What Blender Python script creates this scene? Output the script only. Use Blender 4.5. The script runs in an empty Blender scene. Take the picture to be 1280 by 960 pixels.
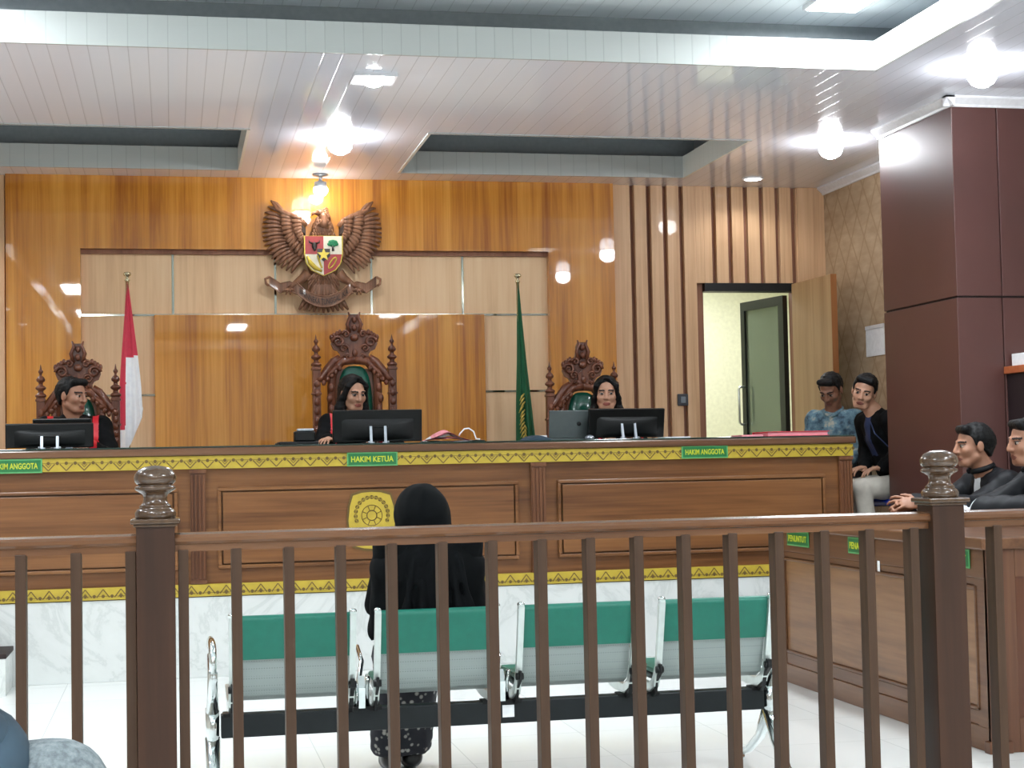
import bpy, bmesh, math, random
import numpy as np
from mathutils import Vector, Matrix, Euler
random.seed(7)
PI = math.pi
S = bpy.context.scene
COL = S.collection

# ------------------------------------------------------------------ helpers
def lin(c):
    c = c/255.0
    return c/12.92 if c <= 0.04045 else ((c+0.055)/1.055)**2.4
def rgb(r, g, b): return (lin(r), lin(g), lin(b), 1.0)

class NT:
    def __init__(s, name):
        s.m = bpy.data.materials.new(name); s.m.use_nodes = True
        s.t = s.m.node_tree; s.n = s.t.nodes; s.l = s.t.links
        s.b = s.n['Principled BSDF']
    def node(s, typ, **kw):
        nd = s.n.new(typ)
        for k, v in kw.items():
            if k in nd.inputs.keys(): nd.inputs[k].default_value = v
            else: setattr(nd, k, v)
        return nd
    def link(s, a, b): s.l.new(a, b)
    def coords(s, scale=(1, 1, 1), rot=(0, 0, 0), loc=(0, 0, 0)):
        tc = s.node('ShaderNodeTexCoord'); mp = s.node('ShaderNodeMapping')
        mp.inputs['Scale'].default_value = scale; mp.inputs['Rotation'].default_value = rot
        mp.inputs['Location'].default_value = loc
        s.link(tc.outputs['Object'], mp.inputs['Vector']); return mp.outputs['Vector']
    def ramp(s, fac, stops):
        r = s.node('ShaderNodeValToRGB'); e = r.color_ramp.elements
        while len(e) < len(stops): e.new(0.5)
        for i, (p, c) in enumerate(stops): e[i].position = p; e[i].color = c
        s.link(fac, r.inputs['Fac']); return r.outputs['Color']
    def bump(s, h, strength=0.2, dist=0.01):
        b = s.node('ShaderNodeBump'); b.inputs['Strength'].default_value = strength
        b.inputs['Distance'].default_value = dist
        s.link(h, b.inputs['Height']); s.link(b.outputs['Normal'], s.b.inputs['Normal'])

def plain(name, col, rough=0.6, metal=0.0, coat=0.0, spec=None, noise=0.0, nscale=30, emit=None, es=0, bump=0):
    t = NT(name); t.b.inputs['Base Color'].default_value = col
    t.b.inputs['Roughness'].default_value = rough; t.b.inputs['Metallic'].default_value = metal
    t.b.inputs['Coat Weight'].default_value = coat; t.b.inputs['Coat Roughness'].default_value = 0.06
    if spec is not None: t.b.inputs['Specular IOR Level'].default_value = spec
    v = t.coords()
    nz = t.node('ShaderNodeTexNoise', Scale=nscale, Detail=3.0); t.link(v, nz.inputs['Vector'])
    k = noise if noise else 0.06
    lo = tuple(max(0, c*(1-k)) for c in col[:3])+(1,); hi = tuple(min(1, c*(1+k)) for c in col[:3])+(1,)
    t.link(t.ramp(nz.outputs['Fac'], [(0.3, lo), (0.7, hi)]), t.b.inputs['Base Color'])
    if bump: t.bump(nz.outputs['Fac'], bump, 0.01)
    if emit: t.b.inputs['Emission Color'].default_value = emit; t.b.inputs['Emission Strength'].default_value = es
    return t.m

def wood(name, dark, mid, light, axis='Z', rough=0.35, coat=0.0, streak=14.0, band=0.0, bands=9.0, coatr=0.03):
    t = NT(name)
    sc = {'X': (0.5, streak, streak), 'Y': (streak, 0.5, streak), 'Z': (streak, streak, 0.5)}[axis]
    v = t.coords(sc)
    n1 = t.node('ShaderNodeTexNoise', Scale=1.0, Detail=6.0, Roughness=0.6, Distortion=0.4); t.link(v, n1.inputs['Vector'])
    sc2 = {'X': (1.5, streak*7, streak*7), 'Y': (streak*7, 1.5, streak*7), 'Z': (streak*7, streak*7, 1.5)}[axis]
    v2 = t.coords(sc2)
    n2 = t.node('ShaderNodeTexNoise', Scale=1.0, Detail=2.0); t.link(v2, n2.inputs['Vector'])
    mx = t.node('ShaderNodeMath', operation='MULTIPLY_ADD'); t.link(n2.outputs['Fac'], mx.inputs[0]); mx.inputs[1].default_value = 0.3
    t.link(n1.outputs['Fac'], mx.inputs[2])
    fac = mx.outputs[0]
    if band:   # veneer sheets with slightly different tone
        tc = t.node('ShaderNodeTexCoord'); sp = t.node('ShaderNodeSeparateXYZ'); t.link(tc.outputs['Object'], sp.inputs[0])
        m1 = t.node('ShaderNodeMath', operation='MULTIPLY'); t.link(sp.outputs['X'], m1.inputs[0]); m1.inputs[1].default_value = bands
        m2 = t.node('ShaderNodeMath', operation='FLOOR'); t.link(m1.outputs[0], m2.inputs[0])
        wn = t.node('ShaderNodeTexWhiteNoise', noise_dimensions='1D'); t.link(m2.outputs[0], wn.inputs['W'])
        m3 = t.node('ShaderNodeMath', operation='MULTIPLY_ADD'); t.link(wn.outputs['Value'], m3.inputs[0]); m3.inputs[1].default_value = band
        t.link(fac, m3.inputs[2]); fac = m3.outputs[0]
        m4 = t.node('ShaderNodeMath', operation='SUBTRACT'); t.link(fac, m4.inputs[0]); m4.inputs[1].default_value = band/2; fac = m4.outputs[0]
    t.link(t.ramp(fac, [(0.42, dark), (0.64, mid), (0.86, light)]), t.b.inputs['Base Color'])
    t.b.inputs['Roughness'].default_value = rough; t.b.inputs['Specular IOR Level'].default_value = 0.25
    t.b.inputs['Coat Weight'].default_value = coat; t.b.inputs['Coat Roughness'].default_value = coatr
    return t.m

class MB:
    """collects shapes into one mesh"""
    def __init__(s): s.bm = bmesh.new(); s.mi = 0
    def _fin(s, faces):
        for f in faces: f.material_index = s.mi
    def box(s, x0, x1, y0, y1, z0, z1, bev=0.0, M=None):
        vs = [s.bm.verts.new((x, y, z)) for z in (z0, z1) for y in (y0, y1) for x in (x0, x1)]
        q = [(0, 2, 3, 1), (4, 5, 7, 6), (0, 1, 5, 4), (2, 6, 7, 3), (0, 4, 6, 2), (1, 3, 7, 5)]
        fs = [s.bm.faces.new([vs[i] for i in k]) for k in q]
        if M is not None: bmesh.ops.transform(s.bm, matrix=M, verts=vs)
        if bev > 0:
            es = list({e for f in fs for e in f.edges})
            r = bmesh.ops.bevel(s.bm, geom=es, offset=bev, segments=2, profile=0.5, affect='EDGES')
            fs = list({f for v in r['verts'] for f in v.link_faces} | {f for f in fs if f.is_valid})
        s._fin(fs); return s
    def tube(s, pts, r, n=10, closed=False, caps=True, flat=1.0, smooth=True):
        pts = [Vector(p) for p in pts]; m = len(pts)
        rs = r if isinstance(r, (list, tuple)) else [r]*m
        rings = []; prev = None
        for i, p in enumerate(pts):
            if closed: d = pts[(i+1) % m]-pts[i-1]
            else: d = pts[min(i+1, m-1)]-pts[max(i-1, 0)]
            d.normalize()
            if prev is None:
                a = Vector((0, 0, 1)) if abs(d.z) < 0.9 else Vector((1, 0, 0))
                u = d.cross(a).normalized()
            else:
                u = (prev-d*prev.dot(d)).normalized()
            w = d.cross(u); prev = u
            rings.append([s.bm.verts.new(p+(u*math.cos(2*PI*k/n)+w*math.sin(2*PI*k/n)*flat)*rs[i]) for k in range(n)])
        fs = []
        for i in range(m if closed else m-1):
            A, B = rings[i], rings[(i+1) % m]
            for k in range(n): fs.append(s.bm.faces.new((A[k], A[(k+1) % n], B[(k+1) % n], B[k])))
        if caps and not closed:
            fs.append(s.bm.faces.new(rings[0][::-1])); fs.append(s.bm.faces.new(rings[-1]))
        for f in fs: f.smooth = smooth
        s._fin(fs); return s
    def lathe(s, prof, c=(0, 0, 0), n=24, M=None, smooth=True):
        rings = []; vs = []
        for r, z in prof:
            ring = [s.bm.verts.new((c[0]+r*math.cos(2*PI*k/n), c[1]+r*math.sin(2*PI*k/n), c[2]+z)) for k in range(n)]
            rings.append(ring); vs += ring
        fs = []
        for A, B in zip(rings, rings[1:]):
            for k in range(n): fs.append(s.bm.faces.new((A[k], A[(k+1) % n], B[(k+1) % n], B[k])))
        fs.append(s.bm.faces.new(rings[0][::-1])); fs.append(s.bm.faces.new(rings[-1]))
        for f in fs: f.smooth = smooth
        if M is not None: bmesh.ops.transform(s.bm, matrix=M, verts=vs)
        s._fin(fs); return s
    def prism(s, poly, y0, y1, M=None, smooth=False, axis='Y'):
        """polygon in x,z extruded along y (or in x,y extruded along z)"""
        mk = (lambda p, d: (p[0], d, p[1])) if axis == 'Y' else ((lambda p, d: (p[0], p[1], d)) if axis == 'Z' else (lambda p, d: (d, p[0], p[1])))
        A = [s.bm.verts.new(mk(p, y0)) for p in poly]; B = [s.bm.verts.new(mk(p, y1)) for p in poly]
        n = len(poly); fs = [s.bm.faces.new(A), s.bm.faces.new(B[::-1])]
        for k in range(n):
            f = s.bm.faces.new((A[k], B[k], B[(k+1) % n], A[(k+1) % n])); f.smooth = smooth; fs.append(f)
        if M is not None: bmesh.ops.transform(s.bm, matrix=M, verts=A+B)
        s._fin(fs); return s
    def ball(s, c, r, M=None, u=14, v=9):
        if not isinstance(r, (tuple, list)): r = (r, r, r)
        T = Matrix.Translation(c) @ (M if M is not None else Matrix.Identity(4)) @ Matrix.Diagonal((*r, 1))
        res = bmesh.ops.create_uvsphere(s.bm, u_segments=u, v_segments=v, radius=1.0, matrix=T)
        fs = {f for vv in res['verts'] for f in vv.link_faces}
        for f in fs: f.smooth = True
        s._fin(fs); return s
    def grid(s, fn, nu, nv, smooth=True, closeu=False):
        V = [[s.bm.verts.new(fn(i/nu, j/nv)) for j in range(nv+1)] for i in range(nu+(0 if closeu else 1))]
        fs = []
        for i in range(nu):
            for j in range(nv):
                a, b = V[i], V[(i+1) % len(V)]
                f = s.bm.faces.new((a[j], b[j], b[j+1], a[j+1])); f.smooth = smooth; fs.append(f)
        s._fin(fs); return s
    def mesh(s, name):
        bmesh.ops.recalc_face_normals(s.bm, faces=s.bm.faces)
        me = bpy.data.meshes.new(name); s.bm.to_mesh(me); s.bm.free(); return me

def obj(name, mb, mats, parent=None, loc=None, label=None):
    me = mb.mesh(name) if isinstance(mb, MB) else mb
    if not isinstance(mats, (list, tuple)): mats = [mats]
    if len(me.materials): me.materials.clear()
    for m in mats: me.materials.append(m)
    o = bpy.data.objects.new(name, me); COL.objects.link(o)
    if parent is not None: o.parent = parent
    if loc is not None: o.location = loc
    if label: o['label'] = label
    return o
def thing(name, label, cat, loc=(0, 0, 0), rotz=0.0, group=None):
    o = bpy.data.objects.new(name, None); COL.objects.link(o); o.empty_display_size = 0.1
    o.location = loc; o.rotation_euler = (0, 0, rotz); tag(o, label, cat, group); return o
def tag(o, label, cat, group=None):
    o['label'] = label; o['category'] = cat
    if group: o['group'] = group
    return o
def struct(name, mb, mats, parent=None):
    o = obj(name, mb, mats, parent)
    if parent is None: o['kind'] = 'structure'
    return o
def dup(root, loc, rotz=None, label=None, group=None):
    r = root.copy(); COL.objects.link(r); r.location = loc
    if rotz is not None: r.rotation_euler = (0, 0, rotz)
    if label: r['label'] = label
    if group: r['group'] = group
    for ch in list(root.children):
        c = ch.copy(); COL.objects.link(c); c.parent = r
        for g in list(ch.children):
            d = g.copy(); COL.objects.link(d); d.parent = c
    return r

def text_mesh(body, width, height, depth=0.002, bold=0.0):
    """mesh lettering centred at the origin in the x-z plane, facing -y"""
    cu = bpy.data.curves.new('lettering', 'FONT'); cu.body = body; cu.align_x = 'CENTER'; cu.align_y = 'CENTER'
    cu.size = 1.0; cu.extrude = 0.01; cu.offset = bold; cu.resolution_u = 3
    o = bpy.data.objects.new('lettering_tmp', cu); COL.objects.link(o)
    dg = bpy.context.evaluated_depsgraph_get()
    me = bpy.data.meshes.new_from_object(o.evaluated_get(dg))
    bpy.data.objects.remove(o); bpy.data.curves.remove(cu)
    co = np.empty(len(me.vertices)*3); me.vertices.foreach_get('co', co); co = co.reshape(-1, 3)
    mn, mx = co.min(0), co.max(0); c = (mn+mx)/2
    sx = width/(mx[0]-mn[0]); sy = height/(mx[1]-mn[1])
    out = np.stack([(co[:, 0]-c[0])*sx, -(co[:, 2]-c[2])*depth/0.02, (co[:, 1]-c[1])*sy], 1)
    me.vertices.foreach_set('co', out.ravel()); me.update(); return me

# ------------------------------------------------------------------ implicit surfaces
class Field:
    def __init__(s, lo, hi, h):
        s.lo = np.array(lo, float); s.h = h
        s.n = np.ceil((np.array(hi)-s.lo)/h).astype(int)+1
        s.V = np.full(s.n, 1.0)
        s.ax = [s.lo[i]+h*np.arange(s.n[i]) for i in range(3)]
    def _sub(s, lo, hi):
        a = np.clip(((np.array(lo)-s.lo)/s.h).astype(int), 0, s.n-1)
        b = np.clip(((np.array(hi)-s.lo)/s.h).astype(int)+2, 1, s.n)
        sl = tuple(slice(a[i], b[i]) for i in range(3))
        return sl, s.ax[0][sl[0]][:, None, None], s.ax[1][sl[1]][None, :, None], s.ax[2][sl[2]][None, None, :]
    def _mix(s, sl, d, k, mode):
        v = s.V[sl]
        if mode == 'add':
            if k > 0:
                t = np.clip(0.5+0.5*(v-d)/k, 0, 1); s.V[sl] = v*(1-t)+d*t-k*t*(1-t)
            else: s.V[sl] = np.minimum(v, d)
        else:
            d = -d
            if k > 0:
                t = np.clip(0.5-0.5*(v-d)/k, 0, 1); s.V[sl] = v*(1-t)+d*t+k*t*(1-t)
            else: s.V[sl] = np.maximum(v, d)
    def cone(s, a, b, ra, rb=None, k=0.02, mode='add', flat=None):
        rb = ra if rb is None else rb; a = np.array(a, float); b = np.array(b, float)
        m = max(ra, rb)*1.3+k+2*s.h+0.03
        sl, X, Y, Z = s._sub(np.minimum(a, b)-m, np.maximum(a, b)+m)
        ab = b-a; L = ab@ab+1e-9
        px, py, pz = X-a[0], Y-a[1], Z-a[2]
        t = np.clip((px*ab[0]+py*ab[1]+pz*ab[2])/L, 0, 1)
        dx, dy, dz = px-t*ab[0], py-t*ab[1], pz-t*ab[2]
        if flat is not None: dx, dy, dz = dx/flat[0], dy/flat[1], dz/flat[2]
        s._mix(sl, np.sqrt(dx*dx+dy*dy+dz*dz)-(ra+(rb-ra)*t), k, mode); return s
    def ell(s, c, r, R=None, k=0.02, mode='add'):
        c = np.array(c, float); r = np.array(r, float); m = r.max()+k+2*s.h+0.02
        sl, X, Y, Z = s._sub(c-m, c+m)
        px, py, pz = X-c[0], Y-c[1], Z-c[2]
        if R is not None:
            q = [R[0][i]*px+R[1][i]*py+R[2][i]*pz for i in range(3)]
        else: q = [px, py, pz]
        a = sum((q[i]/r[i])**2 for i in range(3)); b = sum((q[i]/r[i]**2)**2 for i in range(3))
        k0 = np.sqrt(a); d = k0*(k0-1)/np.sqrt(b+1e-9)
        s._mix(sl, d, k, mode); return s
    def cut(s, p, n, k=0.0):
        """removes the side the normal points to"""
        p = np.array(p, float); n = np.array(n, float); n /= np.linalg.norm(n)
        X, Y, Z = s.ax[0][:, None, None], s.ax[1][None, :, None], s.ax[2][None, None, :]
        d = (X-p[0])*n[0]+(Y-p[1])*n[1]+(Z-p[2])*n[2]
        s.V = np.maximum(s.V, d); return s
    def wrinkle(s, amp, scale, seed=0):
        rs = np.random.RandomState(seed)
        X, Y, Z = s.ax[0][:, None, None], s.ax[1][None, :, None], s.ax[2][None, None, :]
        for i in range(5):
            k = rs.randn(3)*scale; s.V = s.V+amp*0.4*np.sin(k[0]*X+k[1]*Y+k[2]*Z+rs.rand()*6)
        return s
    def mesh(s, name, smooth=1):
        V = s.V; V[0] = V[-1] = 1; V[:, 0] = V[:, -1] = 1; V[:, :, 0] = V[:, :, -1] = 1
        ins = V < 0
        n = np.array(V.shape)-1
        cnt = np.zeros(n); acc = np.zeros((3, *n))
        g = np.indices(n).astype(float)
        c = lambda d, A: A[d[0]:d[0]+n[0], d[1]:d[1]+n[1], d[2]:d[2]+n[2]]
        for ax in range(3):
            o = [i for i in range(3) if i != ax]
            for p in (0, 1):
                for q in (0, 1):
                    d0 = [0, 0, 0]; d0[o[0]] = p; d0[o[1]] = q; d1 = list(d0); d1[ax] = 1
                    a, b = c(d0, V), c(d1, V); cr = (a < 0) != (b < 0)
                    t = np.where(cr, a/(a-b+1e-12), 0)
                    cnt += cr
                    for i in range(3):
                        acc[i] += np.where(cr, d0[i]+(t if i == ax else 0), 0)
        act = cnt > 0
        idx = -np.ones(n, int); idx[act] = np.arange(act.sum())
        pos = np.stack([(g[i][act]+acc[i][act]/cnt[act])*s.h+s.lo[i] for i in range(3)], 1)
        faces = []
        for ax in range(3):
            o = [i for i in range(3) if i != ax]
            sl = [slice(1, n[i]) for i in range(3)]; sl[ax] = slice(0, n[ax])
            sl1 = list(sl); sl1[ax] = slice(1, n[ax]+1)
            a, b = ins[tuple(sl)], ins[tuple(sl1)]
            w = np.argwhere(a != b)
            if len(w) == 0: continue
            fl = a[tuple(w.T)]
            base = w.copy(); base[:, o[0]] += 1; base[:, o[1]] += 1
            q = []
            for (p, r) in ((0, 0), (1, 0), (1, 1), (0, 1)):
                e = base.copy(); e[:, o[0]] -= p; e[:, o[1]] -= r; q.append(idx[tuple(e.T)])
            q = np.stack(q, 1)
            flip = fl if ax != 1 else ~fl
            q[flip] = q[flip][:, ::-1]
            faces.append(q)
        F = np.concatenate(faces); F = F[(F >= 0).all(1)]
        # light laplacian smoothing
        for _ in range(smooth):
            E = np.concatenate([F[:, [i, (i+1) % 4]] for i in range(4)])
            sm = np.zeros_like(pos); cn = np.zeros(len(pos))
            np.add.at(sm, E[:, 0], pos[E[:, 1]]); np.add.at(cn, E[:, 0], 1)
            np.add.at(sm, E[:, 1], pos[E[:, 0]]); np.add.at(cn, E[:, 1], 1)
            pos = pos*0.5+0.5*sm/np.maximum(cn, 1)[:, None]
        me = bpy.data.meshes.new(name); me.from_pydata(pos.tolist(), [], F.tolist())
        me.update()
        me.polygons.foreach_set('use_smooth', [True]*len(me.polygons))
        return me, pos, F
def set_mats(me, idx):
    me.polygons.foreach_set('material_index', idx.astype(np.int32))

# ------------------------------------------------------------------ materials
M = {}
M['soffit'] = None
def pvc(name, col, axis='X', rough=0.08, line=0.55):
    t = NT(name); tc = t.node('ShaderNodeTexCoord'); sp = t.node('ShaderNodeSeparateXYZ'); t.link(tc.outputs['Object'], sp.inputs[0])
    m1 = t.node('ShaderNodeMath', operation='MULTIPLY'); t.link(sp.outputs[axis], m1.inputs[0]); m1.inputs[1].default_value = 10.0
    m2 = t.node('ShaderNodeMath', operation='FRACT'); t.link(m1.outputs[0], m2.inputs[0])
    lo = tuple(c*line for c in col[:3])+(1,)
    t.link(t.ramp(m2.outputs[0], [(0.0, lo), (0.03, lo), (0.07, col), (1.0, col)]), t.b.inputs['Base Color'])
    t.b.inputs['Roughness'].default_value = rough
    t.bump(t.ramp(m2.outputs[0], [(0.0, (0, 0, 0, 1)), (0.05, (0, 0, 0, 1)), (0.1, (1, 1, 1, 1)), (1.0, (1, 1, 1, 1))]), 0.15, 0.003)
    return t.m
M['soffit'] = pvc('glossy_white_ceiling_boards', rgb(226, 229, 238), line=0.74)
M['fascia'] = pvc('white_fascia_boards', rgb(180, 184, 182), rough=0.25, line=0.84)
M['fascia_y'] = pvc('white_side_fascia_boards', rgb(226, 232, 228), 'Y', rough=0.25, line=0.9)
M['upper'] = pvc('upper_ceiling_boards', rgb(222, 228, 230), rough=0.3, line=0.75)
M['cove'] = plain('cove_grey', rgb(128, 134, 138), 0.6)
M['cornice'] = plain('cornice_white', rgb(215, 215, 218), 0.4)
M['teak'] = wood('glossy_teak_veneer', rgb(158, 92, 28), rgb(198, 130, 44), rgb(218, 154, 66), 'Z', 0.32, 0.8, 11, band=0.16, bands=9.5, coatr=0.02)
M['pale'] = wood('pale_matte_veneer', rgb(220, 180, 138), rgb(236, 200, 158), rgb(242, 210, 170), 'Z', 0.5, 0.0, 10, band=0.05, bands=6)
M['slat'] = wood('slat_veneer', rgb(190, 150, 114), rgb(212, 174, 136), rgb(222, 186, 148), 'Z', 0.42, 0.15, 14)
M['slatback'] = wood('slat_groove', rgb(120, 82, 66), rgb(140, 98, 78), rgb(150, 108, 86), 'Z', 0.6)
M['mirror'] = plain('mirror_strip', rgb(150, 150, 140), 0.08, 1.0)
M['bench'] = wood('bench_mahogany', rgb(80, 48, 25), rgb(112, 72, 40), rgb(132, 89, 52), 'X', 0.38, 0.3, 9, coatr=0.2)
M['bench_v'] = wood('bench_mahogany_upright', rgb(76, 45, 27), rgb(100, 62, 40), rgb(116, 76, 50), 'Z', 0.38, 0.3, 12, coatr=0.2)
M['benchtop'] = wood('bench_top_edge', rgb(74, 48, 32), rgb(96, 64, 44), rgb(112, 78, 54), 'X', 0.3, 0.4, 9, coatr=0.15)
M['glasstop'] = plain('dark_green_glass', rgb(18, 46, 40), 0.06, spec=0.7)
M['yellow'] = plain('ornament_yellow', rgb(176, 152, 44), 0.5, noise=0.1, nscale=18)
M['ornline'] = plain('ornament_brown', rgb(96, 74, 26), 0.6)
M['deskpanel'] = wood('desk_panel', rgb(100, 66, 40), rgb(126, 88, 56), rgb(140, 102, 68), 'Y', 0.4, 0.3, 7, coatr=0.2)
M['desk'] = wood('desk_frame', rgb(74, 46, 28), rgb(98, 64, 41), rgb(114, 79, 52), 'Y', 0.4, 0.3, 9, coatr=0.2)
M['desk_v'] = wood('desk_frame_upright', rgb(70, 42, 28), rgb(90, 57, 39), rgb(102, 68, 47), 'Z', 0.4, 0.3, 9, coatr=0.2)
M['deskred'] = wood('desk_end_panel', rgb(60, 32, 20), rgb(78, 43, 27), rgb(92, 54, 34), 'Z', 0.4, 0.3, 9)
M['rail'] = wood('handrail_wood', rgb(66, 41, 25), rgb(94, 62, 40), rgb(112, 78, 52), 'X', 0.25, 0.5, 10, coatr=0.15)
M['post'] = wood('newel_wood', rgb(34, 20, 12), rgb(52, 31, 19), rgb(66, 41, 26), 'Z', 0.45, 0.05, 6, coatr=0.2)
M['finial'] = wood('finial_wood', rgb(50, 35, 24), rgb(72, 52, 35), rgb(88, 66, 46), 'Z', 0.25, 0.7, 8, coatr=0.12)
M['baluster'] = wood('baluster_wood', rgb(48, 31, 20), rgb(64, 44, 29), rgb(76, 55, 38), 'Z', 0.5, 0.05, 10, coatr=0.2)
M['carved'] = wood('carved_wood', rgb(58, 28, 18), rgb(96, 52, 34), rgb(126, 76, 52), 'Z', 0.38, 0.4, 20, coatr=0.15)
M['garuda'] = wood('garuda_wood', rgb(88, 58, 40), rgb(128, 89, 66), rgb(154, 112, 86), 'Z', 0.42, 0.2, 20)
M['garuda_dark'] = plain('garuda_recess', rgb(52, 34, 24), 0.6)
M['leather'] = plain('green_leather', rgb(14, 74, 58), 0.22, coat=0.6)
def marble():
    t = NT('white_marble'); v = t.coords((1, 1, 1))
    n = t.node('ShaderNodeTexNoise', Scale=1.6, Detail=8.0, Roughness=0.65, Distortion=1.6); t.link(v, n.inputs['Vector'])
    t.link(t.ramp(n.outputs['Fac'], [(0.38, rgb(208, 211, 209)), (0.47, rgb(205, 208, 206)), (0.5, rgb(192, 196, 194)), (0.53, rgb(204, 207, 205)), (0.7, rgb(211, 213, 212))]), t.b.inputs['Base Color'])
    t.b.inputs['Roughness'].default_value = 0.12; return t.m
M['marble'] = marble()
def tiles():
    t = NT('polished_floor_tiles'); v = t.coords((1, 1, 1))
    br = t.node('ShaderNodeTexBrick', offset=0.0, squash=1.0); t.link(v, br.inputs['Vector'])
    br.inputs['Scale'].default_value = 1.0; br.inputs['Brick Width'].default_value = 0.6; br.inputs['Row Height'].default_value = 0.6
    br.inputs['Mortar Size'].default_value = 0.0025; br.inputs['Mortar Smooth'].default_value = 0.3
    br.inputs['Color1'].default_value = rgb(234, 236, 234); br.inputs['Color2'].default_value = rgb(229, 231, 229); br.inputs['Mortar'].default_value = rgb(200, 204, 202)
    t.link(br.outputs['Color'], t.b.inputs['Base Color']); t.b.inputs['Roughness'].default_value = 0.1; return t.m
M['tiles'] = tiles()
M['maroon'] = plain('maroon_laminate', rgb(76, 42, 37), 0.42, spec=0.7, nscale=3)
M['groove'] = plain('dark_groove', rgb(34, 20, 18), 0.7)
def wallpaper():
    t = NT('beige_wallpaper'); tc = t.node('ShaderNodeTexCoord'); sp = t.node('ShaderNodeSeparateXYZ'); t.link(tc.outputs['Object'], sp.inputs[0])
    outs = []
    for sg in (1, -1):   # thin lozenge lines
        a = t.node('ShaderNodeMath', operation='MULTIPLY'); t.link(sp.outputs['Y'], a.inputs[0]); a.inputs[1].default_value = 4.2*sg
        b = t.node('ShaderNodeMath', operation='MULTIPLY_ADD'); t.link(sp.outputs['Z'], b.inputs[0]); b.inputs[1].default_value = 2.6; t.link(a.outputs[0], b.inputs[2])
        c = t.node('ShaderNodeMath', operation='FRACT'); t.link(b.outputs[0], c.inputs[0])
        d = t.node('ShaderNodeMath', operation='SUBTRACT'); t.link(c.outputs[0], d.inputs[0]); d.inputs[1].default_value = 0.5
        e = t.node('ShaderNodeMath', operation='ABSOLUTE'); t.link(d.outputs[0], e.inputs[0])
        outs.append(e.outputs[0])
    m = t.node('ShaderNodeMath', operation='MINIMUM'); t.link(outs[0], m.inputs[0]); t.link(outs[1], m.inputs[1])
    v = t.coords((3, 3, 9)); n = t.node('ShaderNodeTexNoise', Scale=2.0, Detail=5.0); t.link(v, n.inputs['Vector'])
    base = t.ramp(n.outputs['Fac'], [(0.3, rgb(160, 136, 108)), (0.7, rgb(180, 158, 130))])
    mk = t.ramp(m.outputs[0], [(0.0, (1, 1, 1, 1)), (0.035, (0.6, 0.6, 0.6, 1)), (0.06, (0, 0, 0, 1))])
    mx = t.node('ShaderNodeMix', data_type='RGBA'); t.link(mk, mx.inputs[0]); t.link(base, mx.inputs[6]); mx.inputs[7].default_value = rgb(150, 124, 94)
    t.link(mx.outputs[2], t.b.inputs['Base Color']); t.b.inputs['Roughness'].default_value = 0.55; return t.m
M['paper_wall'] = wallpaper()
M['cream'] = plain('cream_wall', rgb(228, 230, 210), 0.7)
M['roomwall'] = plain('room_wall', rgb(176, 168, 158), 0.7)
M['doorwood'] = wood('door_veneer', rgb(150, 118, 82), rgb(168, 136, 98), rgb(178, 148, 110), 'Z', 0.45, 0.0, 10)
M['dooredge'] = wood('door_edge', rgb(128, 80, 44), rgb(150, 98, 58), rgb(160, 108, 66), 'Z', 0.45, 0.0, 10)
M['blackmetal'] = plain('dark_aluminium', rgb(34, 42, 40), 0.35, 0.3)
M['white'] = plain('white_paper', rgb(232, 234, 236), 0.6)
M['pinkpaper'] = plain('pink_paper', rgb(236, 150, 160), 0.6)
M['redfolder'] = plain('red_folder', rgb(214, 52, 72), 0.4)
M['black'] = plain('black_plastic', rgb(8, 10, 11), 0.3, spec=0.3)
M['blackm'] = plain('black_matte', rgb(15, 17, 18), 0.45, spec=0.3)
M['beam'] = plain('black_steel_beam', rgb(26, 31, 33), 0.4, 0.1, spec=0.3)
M['silver'] = plain('silver_plastic', rgb(176, 182, 190), 0.3, 0.6)
M['laptop'] = plain('grey_laptop_lid', rgb(84, 92, 92), 0.4, 0.3)
M['chrome'] = plain('chrome', rgb(225, 232, 232), 0.08, 1.0)
M['chromem'] = plain('satin_steel', rgb(212, 220, 216), 0.3, 0.75)
M['greenpad'] = plain('green_vinyl', rgb(14, 104, 86), 0.45)
def perforated():
    t = NT('perforated_grey_steel'); v = t.coords((1, 1, 1))
    vo = t.node('ShaderNodeTexVoronoi', Scale=110.0); vo.inputs['Randomness'].default_value = 0.0; t.link(v, vo.inputs['Vector'])
    t.link(t.ramp(vo.outputs['Distance'], [(0.18, rgb(120, 130, 128)), (0.3, rgb(146, 156, 153))]), t.b.inputs['Base Color'])
    t.b.inputs['Roughness'].default_value = 0.35; t.b.inputs['Metallic'].default_value = 0.3; return t.m
M['perf'] = perforated()
M['signgreen'] = plain('sign_green', rgb(18, 104, 52), 0.4)
M['signborder'] = plain('sign_border_green', rgb(84, 156, 94), 0.4)
M['signtext'] = plain('sign_yellow', rgb(184, 190, 40), 0.4)
M['flagred'] = plain('flag_red', rgb(206, 52, 76), 0.6)
M['flagwhite'] = plain('flag_white', rgb(250, 251, 255), 0.6)
M['flaggreen'] = plain('flag_green', rgb(8, 84, 48), 0.6)
M['gold'] = plain('gold_thread', rgb(206, 182, 88), 0.4, 0.3)
M['brass'] = plain('pale_brass', rgb(222, 214, 180), 0.15, 0.9)
M['shieldred'] = plain('shield_red', rgb(176, 52, 52), 0.45)
M['shieldgreen'] = plain('tree_green', rgb(30, 132, 84), 0.5)
M['shieldgold'] = plain('shield_gold', rgb(212, 188, 72), 0.35, 0.3)
M['shieldblack'] = plain('shield_black', rgb(44, 34, 26), 0.4)
M['shieldwhite'] = plain('shield_white', rgb(232, 226, 206), 0.5)
M['cabinet'] = wood('shelf_wood', rgb(128, 62, 34), rgb(160, 84, 48), rgb(172, 98, 60), 'X', 0.4, 0.2, 9)
M['darkcab'] = plain('dark_cabinet', rgb(30, 20, 22), 0.4)
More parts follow.
